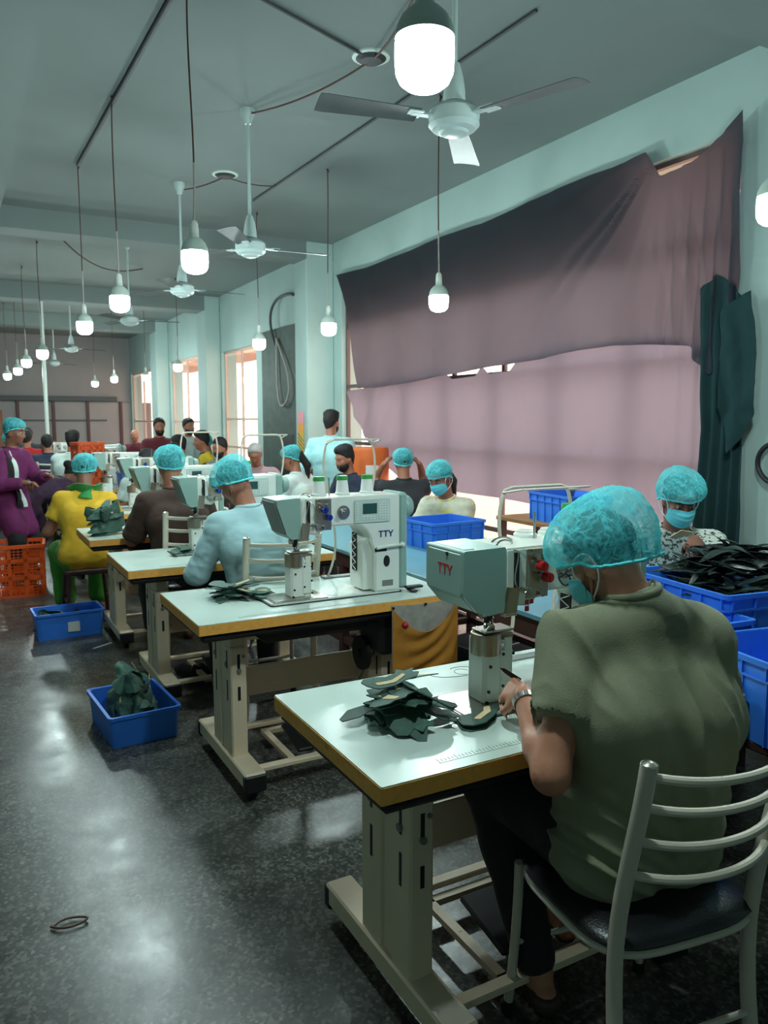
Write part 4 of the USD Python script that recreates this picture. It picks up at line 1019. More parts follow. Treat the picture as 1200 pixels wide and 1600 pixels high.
dup(mb, 'sewing machine worked by the person in brown', (1.20, 5.66, TZ), 0)
dup(mb, 'sewing machine in front of the woman in yellow', (1.35, 7.04, TZ), 0)
dup(mb, 'sewing machine beyond the woman in yellow, on the sixth table', (1.32, 8.27, TZ), 0)
dup(ma, 'far white machine with a red maker mark turned end-on, beside the orange crate', (1.42, 9.55, TZ), 60)
dup(mb, 'sewing machine in front of the person in a white shirt, far down the row', (1.42, 10.87, TZ), 0)
dup(mb, 'sewing machine in front of the person in navy, farthest of the row', (1.20, 12.25, TZ), 0)
sa = make_stand('wire thread stand behind the front sewing machine', (1.52, 1.985, TZ))
UsdGeom.Xformable(sa).AddScaleOp().Set(Gf.Vec3f(1.05, 1, .83))
dup(sa, 'wire thread stand behind the machine with the blue knobs', (1.585, 3.49, TZ), scale=1.0)
dup(sa, 'wire thread stand on the third table, before the old man with grey hair', (1.58, 4.74, TZ), scale=1.0)
dup(sa, 'wire thread stand on the fourth table, before the person in black and yellow', (1.50, 5.93, TZ), scale=1.0)
make_cone('brown thread cone with a green cap standing on the front machine', (1.615, 1.78, TZ + .452), m_cone, M('brown_thread', (120, 92, 72), .8), h=.085)
MT = TZ + .452
def cone_at(lbl, loc): return dup(cb, lbl, loc)
cb = make_cone('green-capped thread cone on top of the blue-knobbed machine, under the end of the wire stand', (1.40, 3.16, MT), h=.085)
cone_at('green-capped thread cone on top of the blue-knobbed machine, above its display', (1.645, 3.17, MT))
cone_at('fat thread cone with a green cap in the middle of the blue-knobbed machine', (1.515, 3.16, MT))
cc = make_cone('small white spool on the top of the front machine', (1.43, 1.76, MT), m_white, m_white, h=.02)
dup(cc, 'second small white spool, by the wire stand of the front machine', (1.52, 1.76, MT))
dup(cb, 'green thread cone on the machine of the person in pale blue', (1.55, 4.58, MT))
dup(cb, 'green thread cone on the machine of the person in brown', (1.44, 5.68, MT))
make_pouch('ochre cloth pouch with a grey lining nailed under the edge of the second table', (1.625, 2.90, .742))
ball = thing('red_ball', 'small red ball of scrap lying in the ochre pouch', 'ball', (1.675, 2.868, .655))
obj('ball', trimesh.creation.icosphere(2, .016), m_red, ball, smooth=True)

# ------------------------------------------------------------------ chairs
c1 = make_chair('white tube chair with chipped rungs under the person in the olive shirt', (1.368, 1.2525, 0), -8)
TS = (1, 1, 1.115)
dup(c1, 'white tube chair behind the person in pale blue', (1.385, 3.80, 0), -2, scale=TS)
dup(c1, 'white tube chair behind the person in brown', (1.29, 5.02, 0), -3, scale=TS)
dup(c1, 'white tube chair behind the person in navy, far down the row', (1.11, 11.55, 0), 0, scale=TS)
stl = thing('wooden_stool', 'dark wooden stool under the seated woman in yellow', 'stool', (.83, 6.31, 0))
obj('seat', span((-.17, -.16, .38), (.17, .16, .42), .01), m_brownsteel, stl)
for q in (-1, 1):
    for r in (-1, 1): obj('leg', tube([(q * .17, r * .16, 0), (q * .14, r * .13, .38)], .018, 8), m_brownsteel, stl)
    obj('stretcher', cyl((q * .155, -.15, .16), (q * .155, .15, .16), .011, n=8), m_brownsteel, stl)

# ------------------------------------------------------------------ blue bench along the window with crates on it
bn = thing('work_bench', 'long blue-topped bench on brown steel legs beside the row of machines', 'bench', (2.03, 2.30, 0))
obj('benchtop', span((0, 0, .73), (1.05, 3.05, .76), .006), m_bluebench, bn)
objs('apron', [span((.02, .02, .65), (.06, 3.03, .73)), span((.99, .02, .65), (1.03, 3.03, .73)), span((.02, .02, .65), (1.03, .06, .73)), span((.02, 2.99, .65), (1.03, 3.03, .73))], m_brownsteel, bn)
for x in (.04, 1.01):
    for y in (.04, 1.0, 2.0, 3.01): obj('leg', span((x - .025, y - .025, 0), (x + .025, y + .025, .66)), m_brownsteel, bn)
for y in (.04, 1.0, 2.0, 3.01): obj('stretcher', span((.05, y - .02, .16), (1.0, y + .02, .20)), m_brownsteel, bn)
objs('shelf_rail', [span((.02, .02, .16), (.06, 3.03, .20)), span((.99, .02, .16), (1.03, 3.03, .20))], m_brownsteel, bn)
st_ = thing('low_stand', 'low dark stand carrying the blue crates beside the person in the olive shirt', 'stand', (1.98, 1.02, 0))
obj('top', span((0, 0, .59), (1.1, 1.22, .62), .005), m_brownsteel, st_)
for x in (.04, 1.06):
    for y in (.04, 1.18): obj('leg', span((x - .025, y - .025, 0), (x + .025, y + .025, .59)), m_brownsteel, st_)
sd = thing('side_table', 'plain brown wooden table against the window wall, behind the crates', 'table', (3.35, .6, 0))
obj('top', span((0, 0, .755), (.52, 2.05, .785), .004), M('brown_board', (150, 104, 62), .55, var=.15, vscale=8), sd)
for x in (.04, .48):
    for y in (.05, 2.0): obj('leg', span((x - .025, y - .025, 0), (x + .025, y + .025, .755)), m_brownsteel, sd)
cA = make_crate('blue crate on the bench in front of the woman in a pale printed blouse', (2.66, 4.09, .76), 4, (.40, .36, .165))
make_crate('blue crate heaped with black leather strips beside the patterned shirt', (2.62, 1.915, .62), -8, (.66, .52, .335))
make_crate('empty blue crate wedged between the heaped crate and the olive shirt', (2.16, 1.88, .62), -6, (.30, .50, .27))
make_crate('open blue crate at the frame edge behind the arm of the olive shirt', (2.23, 1.38, .62), -10, (.52, .40, .25))
wt_ = thing('window_table', 'narrow brown table standing along the bottom of the hanging cloth', 'table', (3.46, 3.50, 0))
obj('top', span((0, 0, .815), (.40, 1.1, .845), .004), M('brown_board', (150, 104, 62), .55, var=.15, vscale=8), wt_)
for x in (.03, .37):
    for y in (.05, 1.05): obj('leg', span((x - .02, y - .02, 0), (x + .02, y + .02, .815)), m_brownsteel, wt_)
tr_ = make_crate('dark slate tray on the floor under the blue bench', (3.0, 4.0, 0), 8, (.60, .36, .13), M('slate_plastic', (62, 78, 88), .5), ribs=False, group=None, name='floor_tray', cat='tray')
make_crate('blue crate on the window table, seen over the front machine', (3.67, 4.05, .845), 82, (.50, .34, .20))
make_crate('blue crate on the floor holding a heap of dark uppers, beside the table legs', (.705, 3.93, 0), 4, (.33, .47, .155), ribs=False)
cr2 = make_crate('long blue crate with a white sticker, on the floor by the fourth table', (.635, 5.95, 0), 2, (.45, .27, .185), ribs=False)
obj('sticker', span((-.02, -.1385, .045), (.06, -.134, .115)), m_paper, cr2, label='white paper sticker')
make_crate('small blue crate far down the row, on the seventh table', (1.80, 9.42, TZ), 0, (.34, .28, .17), ribs=False)
oc = make_lattice_crate('big orange lattice crate on the floor at the edge of the aisle', (.36, 7.60, 0), -6, (.56, .42, .46))
make_lattice_crate('orange lattice crate standing high on the seventh table', (1.30, 9.40, TZ + .29), 12, (.30, .25, .24))
make_lattice_crate('lower orange crate carrying another, on the seventh table', (1.30, 9.40, TZ), 12, (.32, .27, .29))

# ------------------------------------------------------------------ leather pieces
def upper_piece(kind, seed):
    rg = random.Random(seed)
    if kind == 'wing':
        o = [(-.085, -.010), (-.060, -.032), (-.015, -.036), (.030, -.030), (.060, -.040), (.088, -.022), (.072, -.006), (.090, .016), (.064, .020), (.052, .044), (.034, .024), (.0, .020), (-.03, .034), (-.065, .030), (-.090, .012)]
        st = [(-.050, -.004), (.0, -.010), (.045, .004), (.045, -.006), (.0, -.022), (-.050, -.014)]
    elif kind == 'toe':
        o = [(-.07, -.02), (-.03, -.045), (.03, -.042), (.075, -.018), (.080, .008), (.05, .03), (.02, .022), (-.005, .038), (-.03, .024), (-.06, .036), (-.078, .012)]
        st = [(-.012, -.028), (.012, -.026), (.008, .012), (-.008, .012)]
    else:
        o = [(-.095, -.006), (-.05, -.024), (.01, -.022), (.06, -.03), (.10, -.012), (.095, .006), (.055, .024), (.02, .018), (-.02, .030), (-.06, .022)]
        st = [(-.02, -.006), (.06, -.012), (.07, .0), (-.015, .006)]
    P = Polygon([(x * rg.uniform(.95, 1.05), y * rg.uniform(.92, 1.08)) for x, y in o]).buffer(-.004).buffer(.007).buffer(-.003)
    a, c1_, c2_ = rg.uniform(-.7, .7), rg.uniform(-.4, .9), rg.uniform(-1.6, 1.6)
    def bend(m, dz):
        v, f = trimesh.remesh.subdivide_to_size(m.vertices, m.faces, .016)
        v = v.copy(); v[:, 2] += dz + c1_ * v[:, 0] ** 2 * 1.2 + c2_ * v[:, 1] ** 2 + a * v[:, 0] * v[:, 1] * 2.5
        return trimesh.Trimesh(v, f)
    return bend(extr(P, .0024), 0), bend(extr(Polygon(st).buffer(.002), .0012), .0024)
PIECES = {}
def piece(kind, seed, label, loc, rot, group, strip=True, scale=1.0, mat=None, name='leather_piece'):
    k = (kind, seed, strip, name)
    if k in PIECES: return dup(PIECES[k], label, loc, group=group, rot=rot, scale=scale)
    p = thing(name, label, 'leather piece', loc, 0, group, rot=rot, scale=scale)
    a, b = upper_piece(kind, seed); obj('panel', a, mat or m_leather, p, smooth=35)
    if strip: obj('lining_strip', b, m_tan, p, smooth=35, label='cream lining strip')
    PIECES[k] = p; return p
rg = random.Random(5)
gA = 'dark leather pieces piled on the front table'
lA = 'dark green leather piece in the pile on the front sewing table'
for k in range(15):
    an = rg.uniform(0, 360); z = TZ + .004 + .0052 * k
    piece(('wing', 'toe', 'tab')[k % 3], 1 + k % 4, lA, (.985 + rg.uniform(-.018, .018), 1.725 + rg.uniform(-.02, .02), z), (rg.uniform(-7, 7), rg.uniform(-7, 7), an), gA, strip=k % 3 == 2, scale=1.0)
for (dx, dy, an, k, tx) in ((-.075, .03, 190, 'tab', -6), (.035, -.075, 235, 'wing', -16), (.0, -.085, 260, 'tab', -18), (.07, -.06, 310, 'wing', -14), (.085, -.015, 350, 'tab', -8), (-.03, -.07, 250, 'toe', -20)):
    piece(k, 3, lA, (.985 + dx * .85, 1.725 + dy * .85, TZ + .035), (rg.uniform(-6, 6), -tx * 1.1, an), gA, strip=False)
piece('wing', 21, 'leather piece with a cream strip lying across the top of the front pile', (.985, 1.765, TZ + .094), (4, -3, 8), None)
piece('tab', 22, 'leather piece jutting from the back of the front pile, cream strip showing', (1.095, 1.815, TZ + .070), (-10, 10, 24), None)
piece('toe', 23, 'small cream-marked leather piece low on the side of the front pile', (.945, 1.675, TZ + .078), (12, 4, 200), None)
piece('toe', 24, 'perforated leather vamp sloping down the front of the pile', (1.045, 1.675, TZ + .066), (-26, 18, 300), None, strip=False)
piece('wing', 25, 'single leather piece with a cream strip lying by the front machine plate', (1.185, 1.63, TZ + .014), (-4, 2, 38), None, scale=1.25)
piece('wing', 26, 'leather piece underneath the single one by the machine plate', (1.183, 1.622, TZ + .005), (0, 0, 34), None, strip=False, scale=1.2)
gB = 'leather pieces piled on the second table'; lB = 'dark leather piece in the low pile on the second sewing table'
for k in range(13):
    piece(('wing', 'toe', 'tab')[k % 3], 1 + k % 4, lB, (1.02 + rg.uniform(-.055, .055), 3.30 + rg.uniform(-.04, .04), TZ + .004 + .0048 * k), (rg.uniform(-9, 9), rg.uniform(-9, 9), rg.uniform(0, 360)), gB, strip=k % 3 == 2)
for k in range(5):
    piece(('toe', 'wing')[k % 2], 2, 'leather piece at the machine side of the pile on the second table', (1.15 + rg.uniform(-.03, .03), 3.26 + rg.uniform(-.02, .02), TZ + .004 + .005 * k), (rg.uniform(-6, 6), rg.uniform(-6, 6), rg.uniform(0, 90)), 'leather pieces beside the low pile on the second table', strip=k == 4)
for k in range(7):
    piece(('wing', 'toe', 'tab')[k % 3], 1 + k % 4, 'green leather piece in the flat pile beside the person in pale blue', (1.13 + rg.uniform(-.05, .05), 4.55 + rg.uniform(-.03, .03), TZ + .003 + .004 * k), (rg.uniform(-5, 5), rg.uniform(-5, 5), rg.uniform(0, 360)), 'leather pieces on the third table', strip=False)
for k in range(9):
    piece(('wing', 'tab')[k % 2], 1 + k % 4, 'leather piece beyond the machine column, heaped on the third table', (1.80 + rg.uniform(-.07, .07), 4.45 + rg.uniform(-.06, .06), TZ + .004 + .006 * k), (rg.uniform(-14, 14), rg.uniform(-14, 14), rg.uniform(0, 360)), 'leather pieces behind the blue-knobbed machine', strip=k % 4 == 0)

def upper_shell(seed):
    """A closed, unlasted shoe upper: a low rounded hollow of leather with an open throat."""
    rg2 = random.Random(seed); nu, nv = 40, 14; P = np.zeros((nu, nv, 3)); u = np.linspace(0, 2 * np.pi, nu); v = np.linspace(0, 1, nv)
    for j, t in enumerate(v):
        w = 1 - .55 * t; x = .125 * np.cos(u) * (1 - .45 * t) - .045 * t; y = .050 * np.sin(u) * w * (1 + .15 * np.cos(u)); z = .072 * math.sin(t * 1.45) * (1 - .35 * np.cos(u)) 
        P[:, j] = np.c_[x, y, z]
    P += (meshkit.fbm(P * 18 + seed, 3, seed) - .5)[..., None] * .03
    return shell(P, .0025)
UPS = {}
def shoe_upper(seed, label, loc, rot, group, scale=1.0):
    if seed in UPS: return dup(UPS[seed], label, loc, group=group, rot=rot, scale=scale)
    p = thing('shoe_upper', label, 'shoe upper', loc, 0, group, rot=rot, scale=scale); obj('vamp', upper_shell(seed), m_leather, p, smooth=50)
    obj('lining_strip', xform(bx((.05, .012, .002), (0, 0, 0), .0005), (.045, -.034, .044), (58, 0, 6)), m_tan, p, label='cream lining strip'); UPS[seed] = p; return p
lC = 'dark leather shoe upper heaped in the blue floor crate'
for k in range(24):
    ring = k % 6; lay = k // 6; r_ = .105 - .016 * lay
    shoe_upper(1 + k % 3, lC, (.70 + r_ * .80 * math.cos(ring * 1.05 + lay), 3.94 + r_ * .95 * math.sin(ring * 1.05 + lay), .030 + .056 * lay + rg.uniform(0, .015)), (rg.uniform(-25, 25), rg.uniform(-20, 20), rg.choice((90, 270)) + rg.uniform(-22, 22)), 'shoe uppers in the blue floor crate', scale=.92)
shoe_upper(4, 'topmost dark shoe upper standing up in the blue floor crate', (.70, 4.0, .235), (10, -25, 100), None)
for k in range(6):
    shoe_upper(1 + k % 3, 'dark shoe upper stacked at the corner of the fourth table', (.875 + rg.uniform(-.025, .025), 5.55 + rg.uniform(-.03, .03), TZ + .004 + .026 * k), (rg.uniform(-8, 8), rg.uniform(-8, 8), rg.choice((0, 180)) + rg.uniform(-25, 25)), 'shoe uppers stacked on the fourth table')
shoe_upper(4, 'shoe upper standing on top of the stack on the fourth table', (.875, 5.56, TZ + .165), (0, -35, 70), None, scale=.85)
for k in range(5):
    shoe_upper(1 + k % 3, 'dark shoe upper lying in the long blue floor crate', (.52 + .02 * k, 5.95 + rg.uniform(-.02, .02), .05 + .03 * (k % 3)), (rg.uniform(-20, 20), rg.uniform(-20, 20), rg.choice((0, 180)) + rg.uniform(-12, 12)), 'shoe uppers in the long blue crate')
# black strips heaped in the big crate
def strip_mesh(seed):
    rg3 = random.Random(seed); L = rg3.uniform(.20, .30); n = 14; x = np.linspace(-L / 2, L / 2, n); w = .017 * np.clip(1.15 - np.abs(np.linspace(-1, 1, n)) ** 2.4, .12, 1) * rg3.uniform(.8, 1.3)
    P = np.zeros((n, 5, 3)); c = rg3.uniform(.4, 1.6); b = rg3.uniform(-.4, .4)
    for j, q in enumerate(np.linspace(-1, 1, 5)):
        P[:, j] = np.c_[x, q * w + b * x ** 2, -c * x ** 2 - .1 * (q * w) ** 2 / .02 + .01 * np.sin(x * 30 + seed)]
    return shell(P, .0022)
STR = []
m_leaf = M('glossy_black_leather', (26, 38, 34), .36, var=.15, vscale=30, rnd=.6)
for k in range(170):
    a = rg.uniform(0, 2 * math.pi); r = math.sqrt(rg.random()); x, y = 2.62 + .24 * r * math.cos(a), 1.93 + .21 * r * math.sin(a)
    z = .90 + .155 * (1 - r * r) + rg.uniform(-.02, .012); rot = (rg.uniform(-30, 30), rg.uniform(-25, 25), rg.gauss(125, 26))
    lbl, grp = 'black leather strip in the heap filling the big blue crate', 'leather strips heaped in the big crate'
    if len(STR) < 6:
        p = thing('leather_strip', lbl, 'leather strip', (x, y, z), 0, grp, rot=rot); obj('strip', strip_mesh(len(STR)), m_leaf, p, smooth=50); STR.append(p)
    else: dup(STR[k % 6], lbl, (x, y, z), group=grp, rot=rot)

# pencil sketch on the front table
sk = thing('pencil_sketch', 'pencil sketch of a shoe curve drawn on the front table top', 'drawing', (1.395 - .06, 1.96, TZ))
objs('pencil_line', [tube(np.c_[curve([(-.09, .03), (-.07, -.01), (-.02, -.03), (.05, -.02), (.07, .02), (.04, .045), (0, .04)], 40), np.full(40, .0006)], .0012, 5), tube(np.c_[curve([(.02, -.025), (-.005, .0), (.01, .025), (.035, .02), (.04, .005)], 24), np.full(24, .0006)], .001, 5)], m_pen, sk)

# ------------------------------------------------------------------ pendant lamps, fans, conduits
LZ = 2.29; CL = ZC - LZ
lamps = [((.895, 1.46), 'pendant lamp glowing close above the front sewing machine'), ((1.03, 3.73), 'second pendant lamp from the camera in the aisle row'), ((.965, 5.28), 'third pendant lamp from the camera in the aisle row'), ((.96, 6.79), 'fourth pendant lamp in the aisle row, at the cross beam'),
         ((.915, 9.79), 'fifth pendant lamp of the aisle row, first of the far four'), ((.87, 11.44), 'sixth pendant lamp of the aisle row, second of the far four'), ((.895, 13.45), 'seventh pendant lamp of the aisle row, third of the far four'), ((.84, 15.16), 'last pendant lamp of the aisle row, at the picture edge'),
         ((2.74, 4.28), 'pendant lamp hanging in front of the middle of the dark cloth'), ((2.73, 5.93), 'pendant lamp beside the bare edge of the wide window'), ((2.675, 7.45), 'pendant lamp on the brown cord before the grey-green board'), ((2.85, 11.37), 'pendant lamp hanging before the window between two pillars'),
         ((3.03, 14.4), 'pendant lamp in front of the third pillar'), ((2.66, 15.4), 'pendant lamp before the grey far wall, nearer one'), ((2.63, 17.5), 'smallest pendant lamp, hanging before the grey far wall'), ((2.575, 1.835), 'pendant lamp at the frame edge beside the narrow drape')]
for (x, y), lb in lamps: make_lamp(lb, (x, y, LZ), CL)
fa = make_fan('big ceiling fan beside the closest pendant lamp', (1.77, 2.665, 2.715), -70, ZC - 2.715)
make_fan('ceiling fan over the third table, second from the camera', (1.775, 5.08, 2.68), -4, ZC - 2.68)
make_fan('ceiling fan over the fourth table, third from the camera', (1.78, 6.87, 2.665), 0, ZC - 2.665)
make_fan('ceiling fan just past the first cross beam', (1.80, 9.3, 2.67), -10, ZC - 2.67)
make_fan('ceiling fan before the grey far wall', (1.68, 13.4, 2.67), 15, ZC - 2.67)
make_fan('farthest ceiling fan, close to the grey far wall', (1.80, 17.0, 2.67), 40, ZC - 2.67)
def conduit(label, pts, r=.011, mat=None, name='ceiling_conduit', cat='conduit'):
    o = thing(name, label, cat, pts[0]); P = np.array(pts, float) - np.array(pts[0]); obj('pipe', tube(curve(P, 30) if len(P) > 2 else P, r, 8), mat or m_dark_trim, o, smooth=True)
    return o
zc = ZC - .012
conduit('dark ceiling conduit carrying the cords of the aisle lamps', [(1.03, 2.75, zc), (.958, 6.74, zc)], .014)
conduit('ceiling conduit above the lamps by the wide window', [(2.60, 3.2, zc), (2.50, 7.05, zc)], .009)
conduit('dark ceiling conduit ending at the near round box', [(1.28, 3.70, zc), (2.10, 4.03, zc)], .009)
conduit('dark wire sagging from the near ceiling box to the second fan', [(2.13, 4.04, ZC - .02), (2.0, 4.45, ZC - .06), (1.78, 5.06, ZC - .03)], .006, m_corddark, 'ceiling_wire', 'wire')
conduit('dark wire running from the near ceiling box over the closest lamp', [(2.13, 4.04, ZC - .02), (2.09, 3.75, ZC - .035), (2.02, 3.42, ZC - .02), (1.90, 2.74, ZC - .02)], .006, m_corddark, 'ceiling_wire', 'wire')
conduit('brown wire from the far ceiling box to the third fan', [(2.05, 6.45, ZC - .02), (1.92, 6.7, ZC - .05), (1.79, 6.98, ZC - .03)], .006, m_corddark, 'ceiling_wire', 'wire')
conduit('brown wire from the far ceiling box to the window-side conduit', [(2.05, 6.45, ZC - .02), (2.28, 6.48, ZC - .04), (2.51, 6.515, ZC - .015)], .005, m_corddark, 'ceiling_wire', 'wire')
conduit('cable sagging below the first cross beam towards a far lamp', [(1.0, 9.0, ZC - .02), (1.4, 9.5, ZC - .22), (1.95, 10.3, ZC - .16), (2.28, 10.8, ZC - .02)], .008, m_corddark, 'ceiling_wire', 'wire')
for (x, y), lb in (((2.13, 4.04), 'round dark junction box on the ceiling near the closest fan'), ((2.05, 6.45), 'round dark junction box on the ceiling above the third fan')):
    o = thing('junction_box', lb, 'junction box', (x, y, ZC)); obj('cup', lathe([(0, -.03), (.06, -.028), (.085, -.012), (.09, 0), (0, 0)], 20), M('junction_dark', (44, 46, 46), .5), o); obj('rose', lathe([(.085, -.012), (.105, -.008), (.108, 0), (.085, 0)], 20), m_sock, o)
pole = thing('pipe_pole', 'thin white pole rising to the ceiling before the grey far wall', 'pole', (1.22, 12.9, 0)); obj('pole', cyl((0, 0, 0), (0, 0, ZC), .028), m_sock, pole)

# ------------------------------------------------------------------ along the window wall
bd = thing('wall_board', 'tall grey-green board leaning in the bay beside the first pillar', 'board', (XW - .045, 9.85, .0)); obj('board', span((0, -.80, 0), (.03, .80, 2.76), .004), m_bark, bd)
obj('patch', cat_([span((-.006, -.35, .55), (.0, .05, 1.35), .002)]), m_black, bd)
conduit('dark conduit bent round the top of the grey-green board', [(XW - .07, 10.05, 2.55), (XW - .07, 10.03, 3.10), (XW - .06, 9.9, 3.14), (XW - .04, 9.45, 3.12)], .018, m_dark_trim, 'wall_conduit')
conduit('white cable looped over the grey-green board', [(XW - .06, 10.03, 2.6), (XW - .08, 9.96, 2.0), (XW - .09, 9.78, 1.72), (XW - .09, 9.55, 1.85), (XW - .08, 9.62, 2.2), (XW - .07, 10.0, 2.62)], .014, m_cord, 'wall_cable', 'cable')
sg = thing('wall_notice', 'striped yellow notice with a pink head hanging on the first pillar', 'notice', (3.552, 8.52, 1.04)); obj('striped_panel', span((-.004, -.08, 0), (.004, .08, .35)), M('notice_yellow', (214, 176, 66), .6), sg); obj('orange_band', span((-.005, -.08, .35), (.004, .08, .46)), M('notice_orange', (238, 158, 58), .6), sg); obj('pink_head', span((-.005, -.08, .46), (.004, .08, .60)), M('notice_pink', (236, 150, 160), .6), sg)
objs('stripe', [xform(bx((.002, .19, .012)), (-.005, 0, .03 + .045 * k), (28, 0, 0)) for k in range(7)], M('notice_dark', (92, 84, 50), .6), sg)
dr = thing('orange_drum', 'orange drum with a white paper label against the hanging cloth', 'drum', (3.62, 6.95, 0)); obj('barrel', lathe([(0, 0), (.21, 0), (.215, .02), (.212, .4), (.22, .42), (.212, .44), (.212, .84), (.22, .86), (.212, .88), (.212, 1.24), (.20, 1.27), (0, 1.27)], 36), M('drum_orange', (216, 104, 44), .5, var=.08), dr)
pp = np.array([[(.2135 * math.cos(a), .2135 * math.sin(a), z) for z in (.92, 1.10)] for a in np.linspace(-2.15, -1.55, 8)]); obj('paper_label', shell(pp, .002), m_paper, dr, label='white paper label')
conduit('black cable hooked on the window wall beside the narrow drape', [(XW - .02, 2.66, 1.42), (XW - .05, 2.72, 1.40), (XW - .05, 2.76, 1.30), (XW - .05, 2.70, 1.22), (XW - .05, 2.55, 1.23), (XW - .04, 2.35, 1.30)], .014, m_black, 'wall_cable', 'cable')
cab = thing('wall_cabinet', 'small brown cabinet fixed high on the grey far wall', 'cabinet', (-.55 + 1.18, YF - .35, .9)); obj('body', span((-.32, -.2, 0), (.32, .2, .85), .01), M('cabinet_brown', (120, 70, 40), .5, var=.1), cab); obj('door', span((-.30, -.215, .02), (-.01, -.199, .83), .004), M('cabinet_door', (136, 82, 48), .5), cab); obj('door', span((.01, -.215, .02), (.30, -.199, .83), .004), MATS['cabinet_door'], cab)
# small things on the floor
wr = thing('wire_scrap', 'small curled scrap of brown wire on the aisle floor', 'wire scrap', (.223, 2.423, .006)); obj('wire', tube(curve([(-.05, 0, 0), (-.02, .02, .004), (.03, .015, .002), (.05, -.005, .004), (.02, -.02, .002), (-.03, -.015, .003), (-.055, .01, .0)], 30), .0035, 6), m_corddark, wr)
ps = thing('paper_strip', 'white paper strip lying on the floor by the long blue crate', 'paper', (.80, 5.50, .002)); obj('strip', bx((.16, .02, .001), (0, 0, 0), rz=35), m_paper, ps)
for k, (x, y, lb) in enumerate(((1.16, 4.55, 'black shoe under the third sewing table'), (1.28, 4.50, 'second black shoe under the third sewing table, beside the other'))):
    f = Field((-.08, -.16, -.01), (.08, .18, .13), .008); f.bone((0, -.09, .04), (0, .08, .032), .040, .036, .02); f.bone((0, .08, .03), (0, .13, .025), .034, .025, .02); f.bone((0, -.08, .05), (0, -.085, .085), .036, .036, .02); f.ell((0, -.085, .12), (.028, .04, .03), None, .01, 'cut'); f.clip((0, 0, .0), (0, 0, -1))
    o = thing('shoe', lb, 'shoe', (x, y, 0), 20 + k * 25); obj('upper', f.mesh(), m_rubber, o, smooth=True); obj('sole', extr(Polygon([(.04 * math.cos(a), .02 + .13 * math.sin(a)) for a in np.linspace(0, 6.28, 24)]), .012, .0), m_black, o)
# ------------------------------------------------------------------ people
c_olive = cloth('olive_tshirt', (132, 134, 108), .06); c_char = cloth('charcoal_trousers', (30, 32, 34)); c_ltblue = cloth('pale_blue_shirt', (160, 194, 200), .05); c_brown = cloth('brown_shirt', (62, 41, 33))
c_yellow = cloth('yellow_kurta', (214, 170, 40)); c_green = cloth('green_cloth', (52, 142, 76)); c_ltgreen = cloth('green_trousers', (70, 150, 48)); c_magenta = cloth('magenta_kurta', (100, 23, 80)); c_plum = cloth('plum_cloth', (58, 34, 58)); c_cream = cloth('cream_blouse', (206, 200, 178), .14, vscale=16, spots=((226, 214, 120), 14.0, .6))
c_cyan = cloth('pale_cyan_shirt', (166, 218, 222)); c_white = cloth('white_shirt', (206, 222, 218)); c_navy = cloth('navy_shirt', (32, 40, 62)); c_dark = cloth('dark_shirt', (36, 38, 44)); c_maroon = cloth('maroon_shirt', (98, 30, 44)); c_red = cloth('red_shirt', (190, 36, 36)); c_pink = cloth('dusty_pink_shirt', (176, 140, 146)); c_greysh = cloth('grey_shirt', (150, 158, 158)); c_yb = cloth('black_yellow_shirt', (216, 186, 40), .1, spots=((28, 34, 38), 7.0, .5)); c_black = cloth('black_cloth', (24, 24, 27)); c_greyt = cloth('grey_trousers', (110, 114, 116))
c_print = M('printed_shirt', (204, 208, 198), .85, spots=((66, 74, 72), 58.0, .52), bump=.25, bscale=260)

# 1. the person in the olive T-shirt
bs = A(1.36, 1.25, 0)
W = lambda x, y, z: A(x, y, z) - bs
J = dict(pel=W(1.372, 1.255, .545), che=W(1.392, 1.245, .85), c7=W(1.398, 1.300, 1.105), shL=W(1.262, 1.350, 1.035), shR=W(1.560, 1.255, 1.015),
         elL=W(1.115, 1.265, .765), wrL=W(1.205, 1.475, .865), elR=W(1.675, 1.265, .76), wrR=W(1.52, 1.50, .84), hipL=W(1.288, 1.285, .535), hipR=W(1.46, 1.265, .535),
         knL=W(1.235, 1.665, .575), anL=W(1.27, 1.47, .10), knR=W(1.50, 1.66, .57), anR=W(1.47, 1.62, .14), hd=W(1.353, 1.372, 1.212), R=rotm(12, 34, -4))
def olive(m, J):
    V, N = np.array(m.vertices), np.array(m.vertex_normals); z = V[:, 2]; back = np.clip(-N[:, 1] + .4, 0, 1)
    u = (V[:, 0] - J['pel'][0])
    low = np.clip((.86 - z) / .28, 0, 1)
    f1 = 1 - np.abs(meshkit.fbm(np.c_[u * 4 + z * 3, V[:, 1] * 3, z * 17 - np.abs(u) * 12], 2, 3) - .5) * 5
    f2 = 1 - np.abs(meshkit.fbm(np.c_[u * 13 + z * 2.5, V[:, 1] * 3, z * 2.6], 2, 12) - .5) * 5
    f3 = 1 - np.abs(meshkit.fbm(V * A(9, 9, 9) + 2, 2, 22) - .5) * 5
    sl = np.clip((np.abs(u) - .20) / .05, 0, 1)
    d = np.clip(f1, -.1, 1) * .020 * low + np.clip(f2, -.5, 1) * .015 * (1 - low) * (1 - sl) + np.clip(f3, -.5, 1) * .007 * sl
    d = d * np.clip((np.linalg.norm(V - J['c7'], axis=1) - .09) / .08, 0, 1) * np.clip((z - J['pel'][2] + .10) / .10, .15, 1)
    m.vertices = V + N * d[:, None]; return m
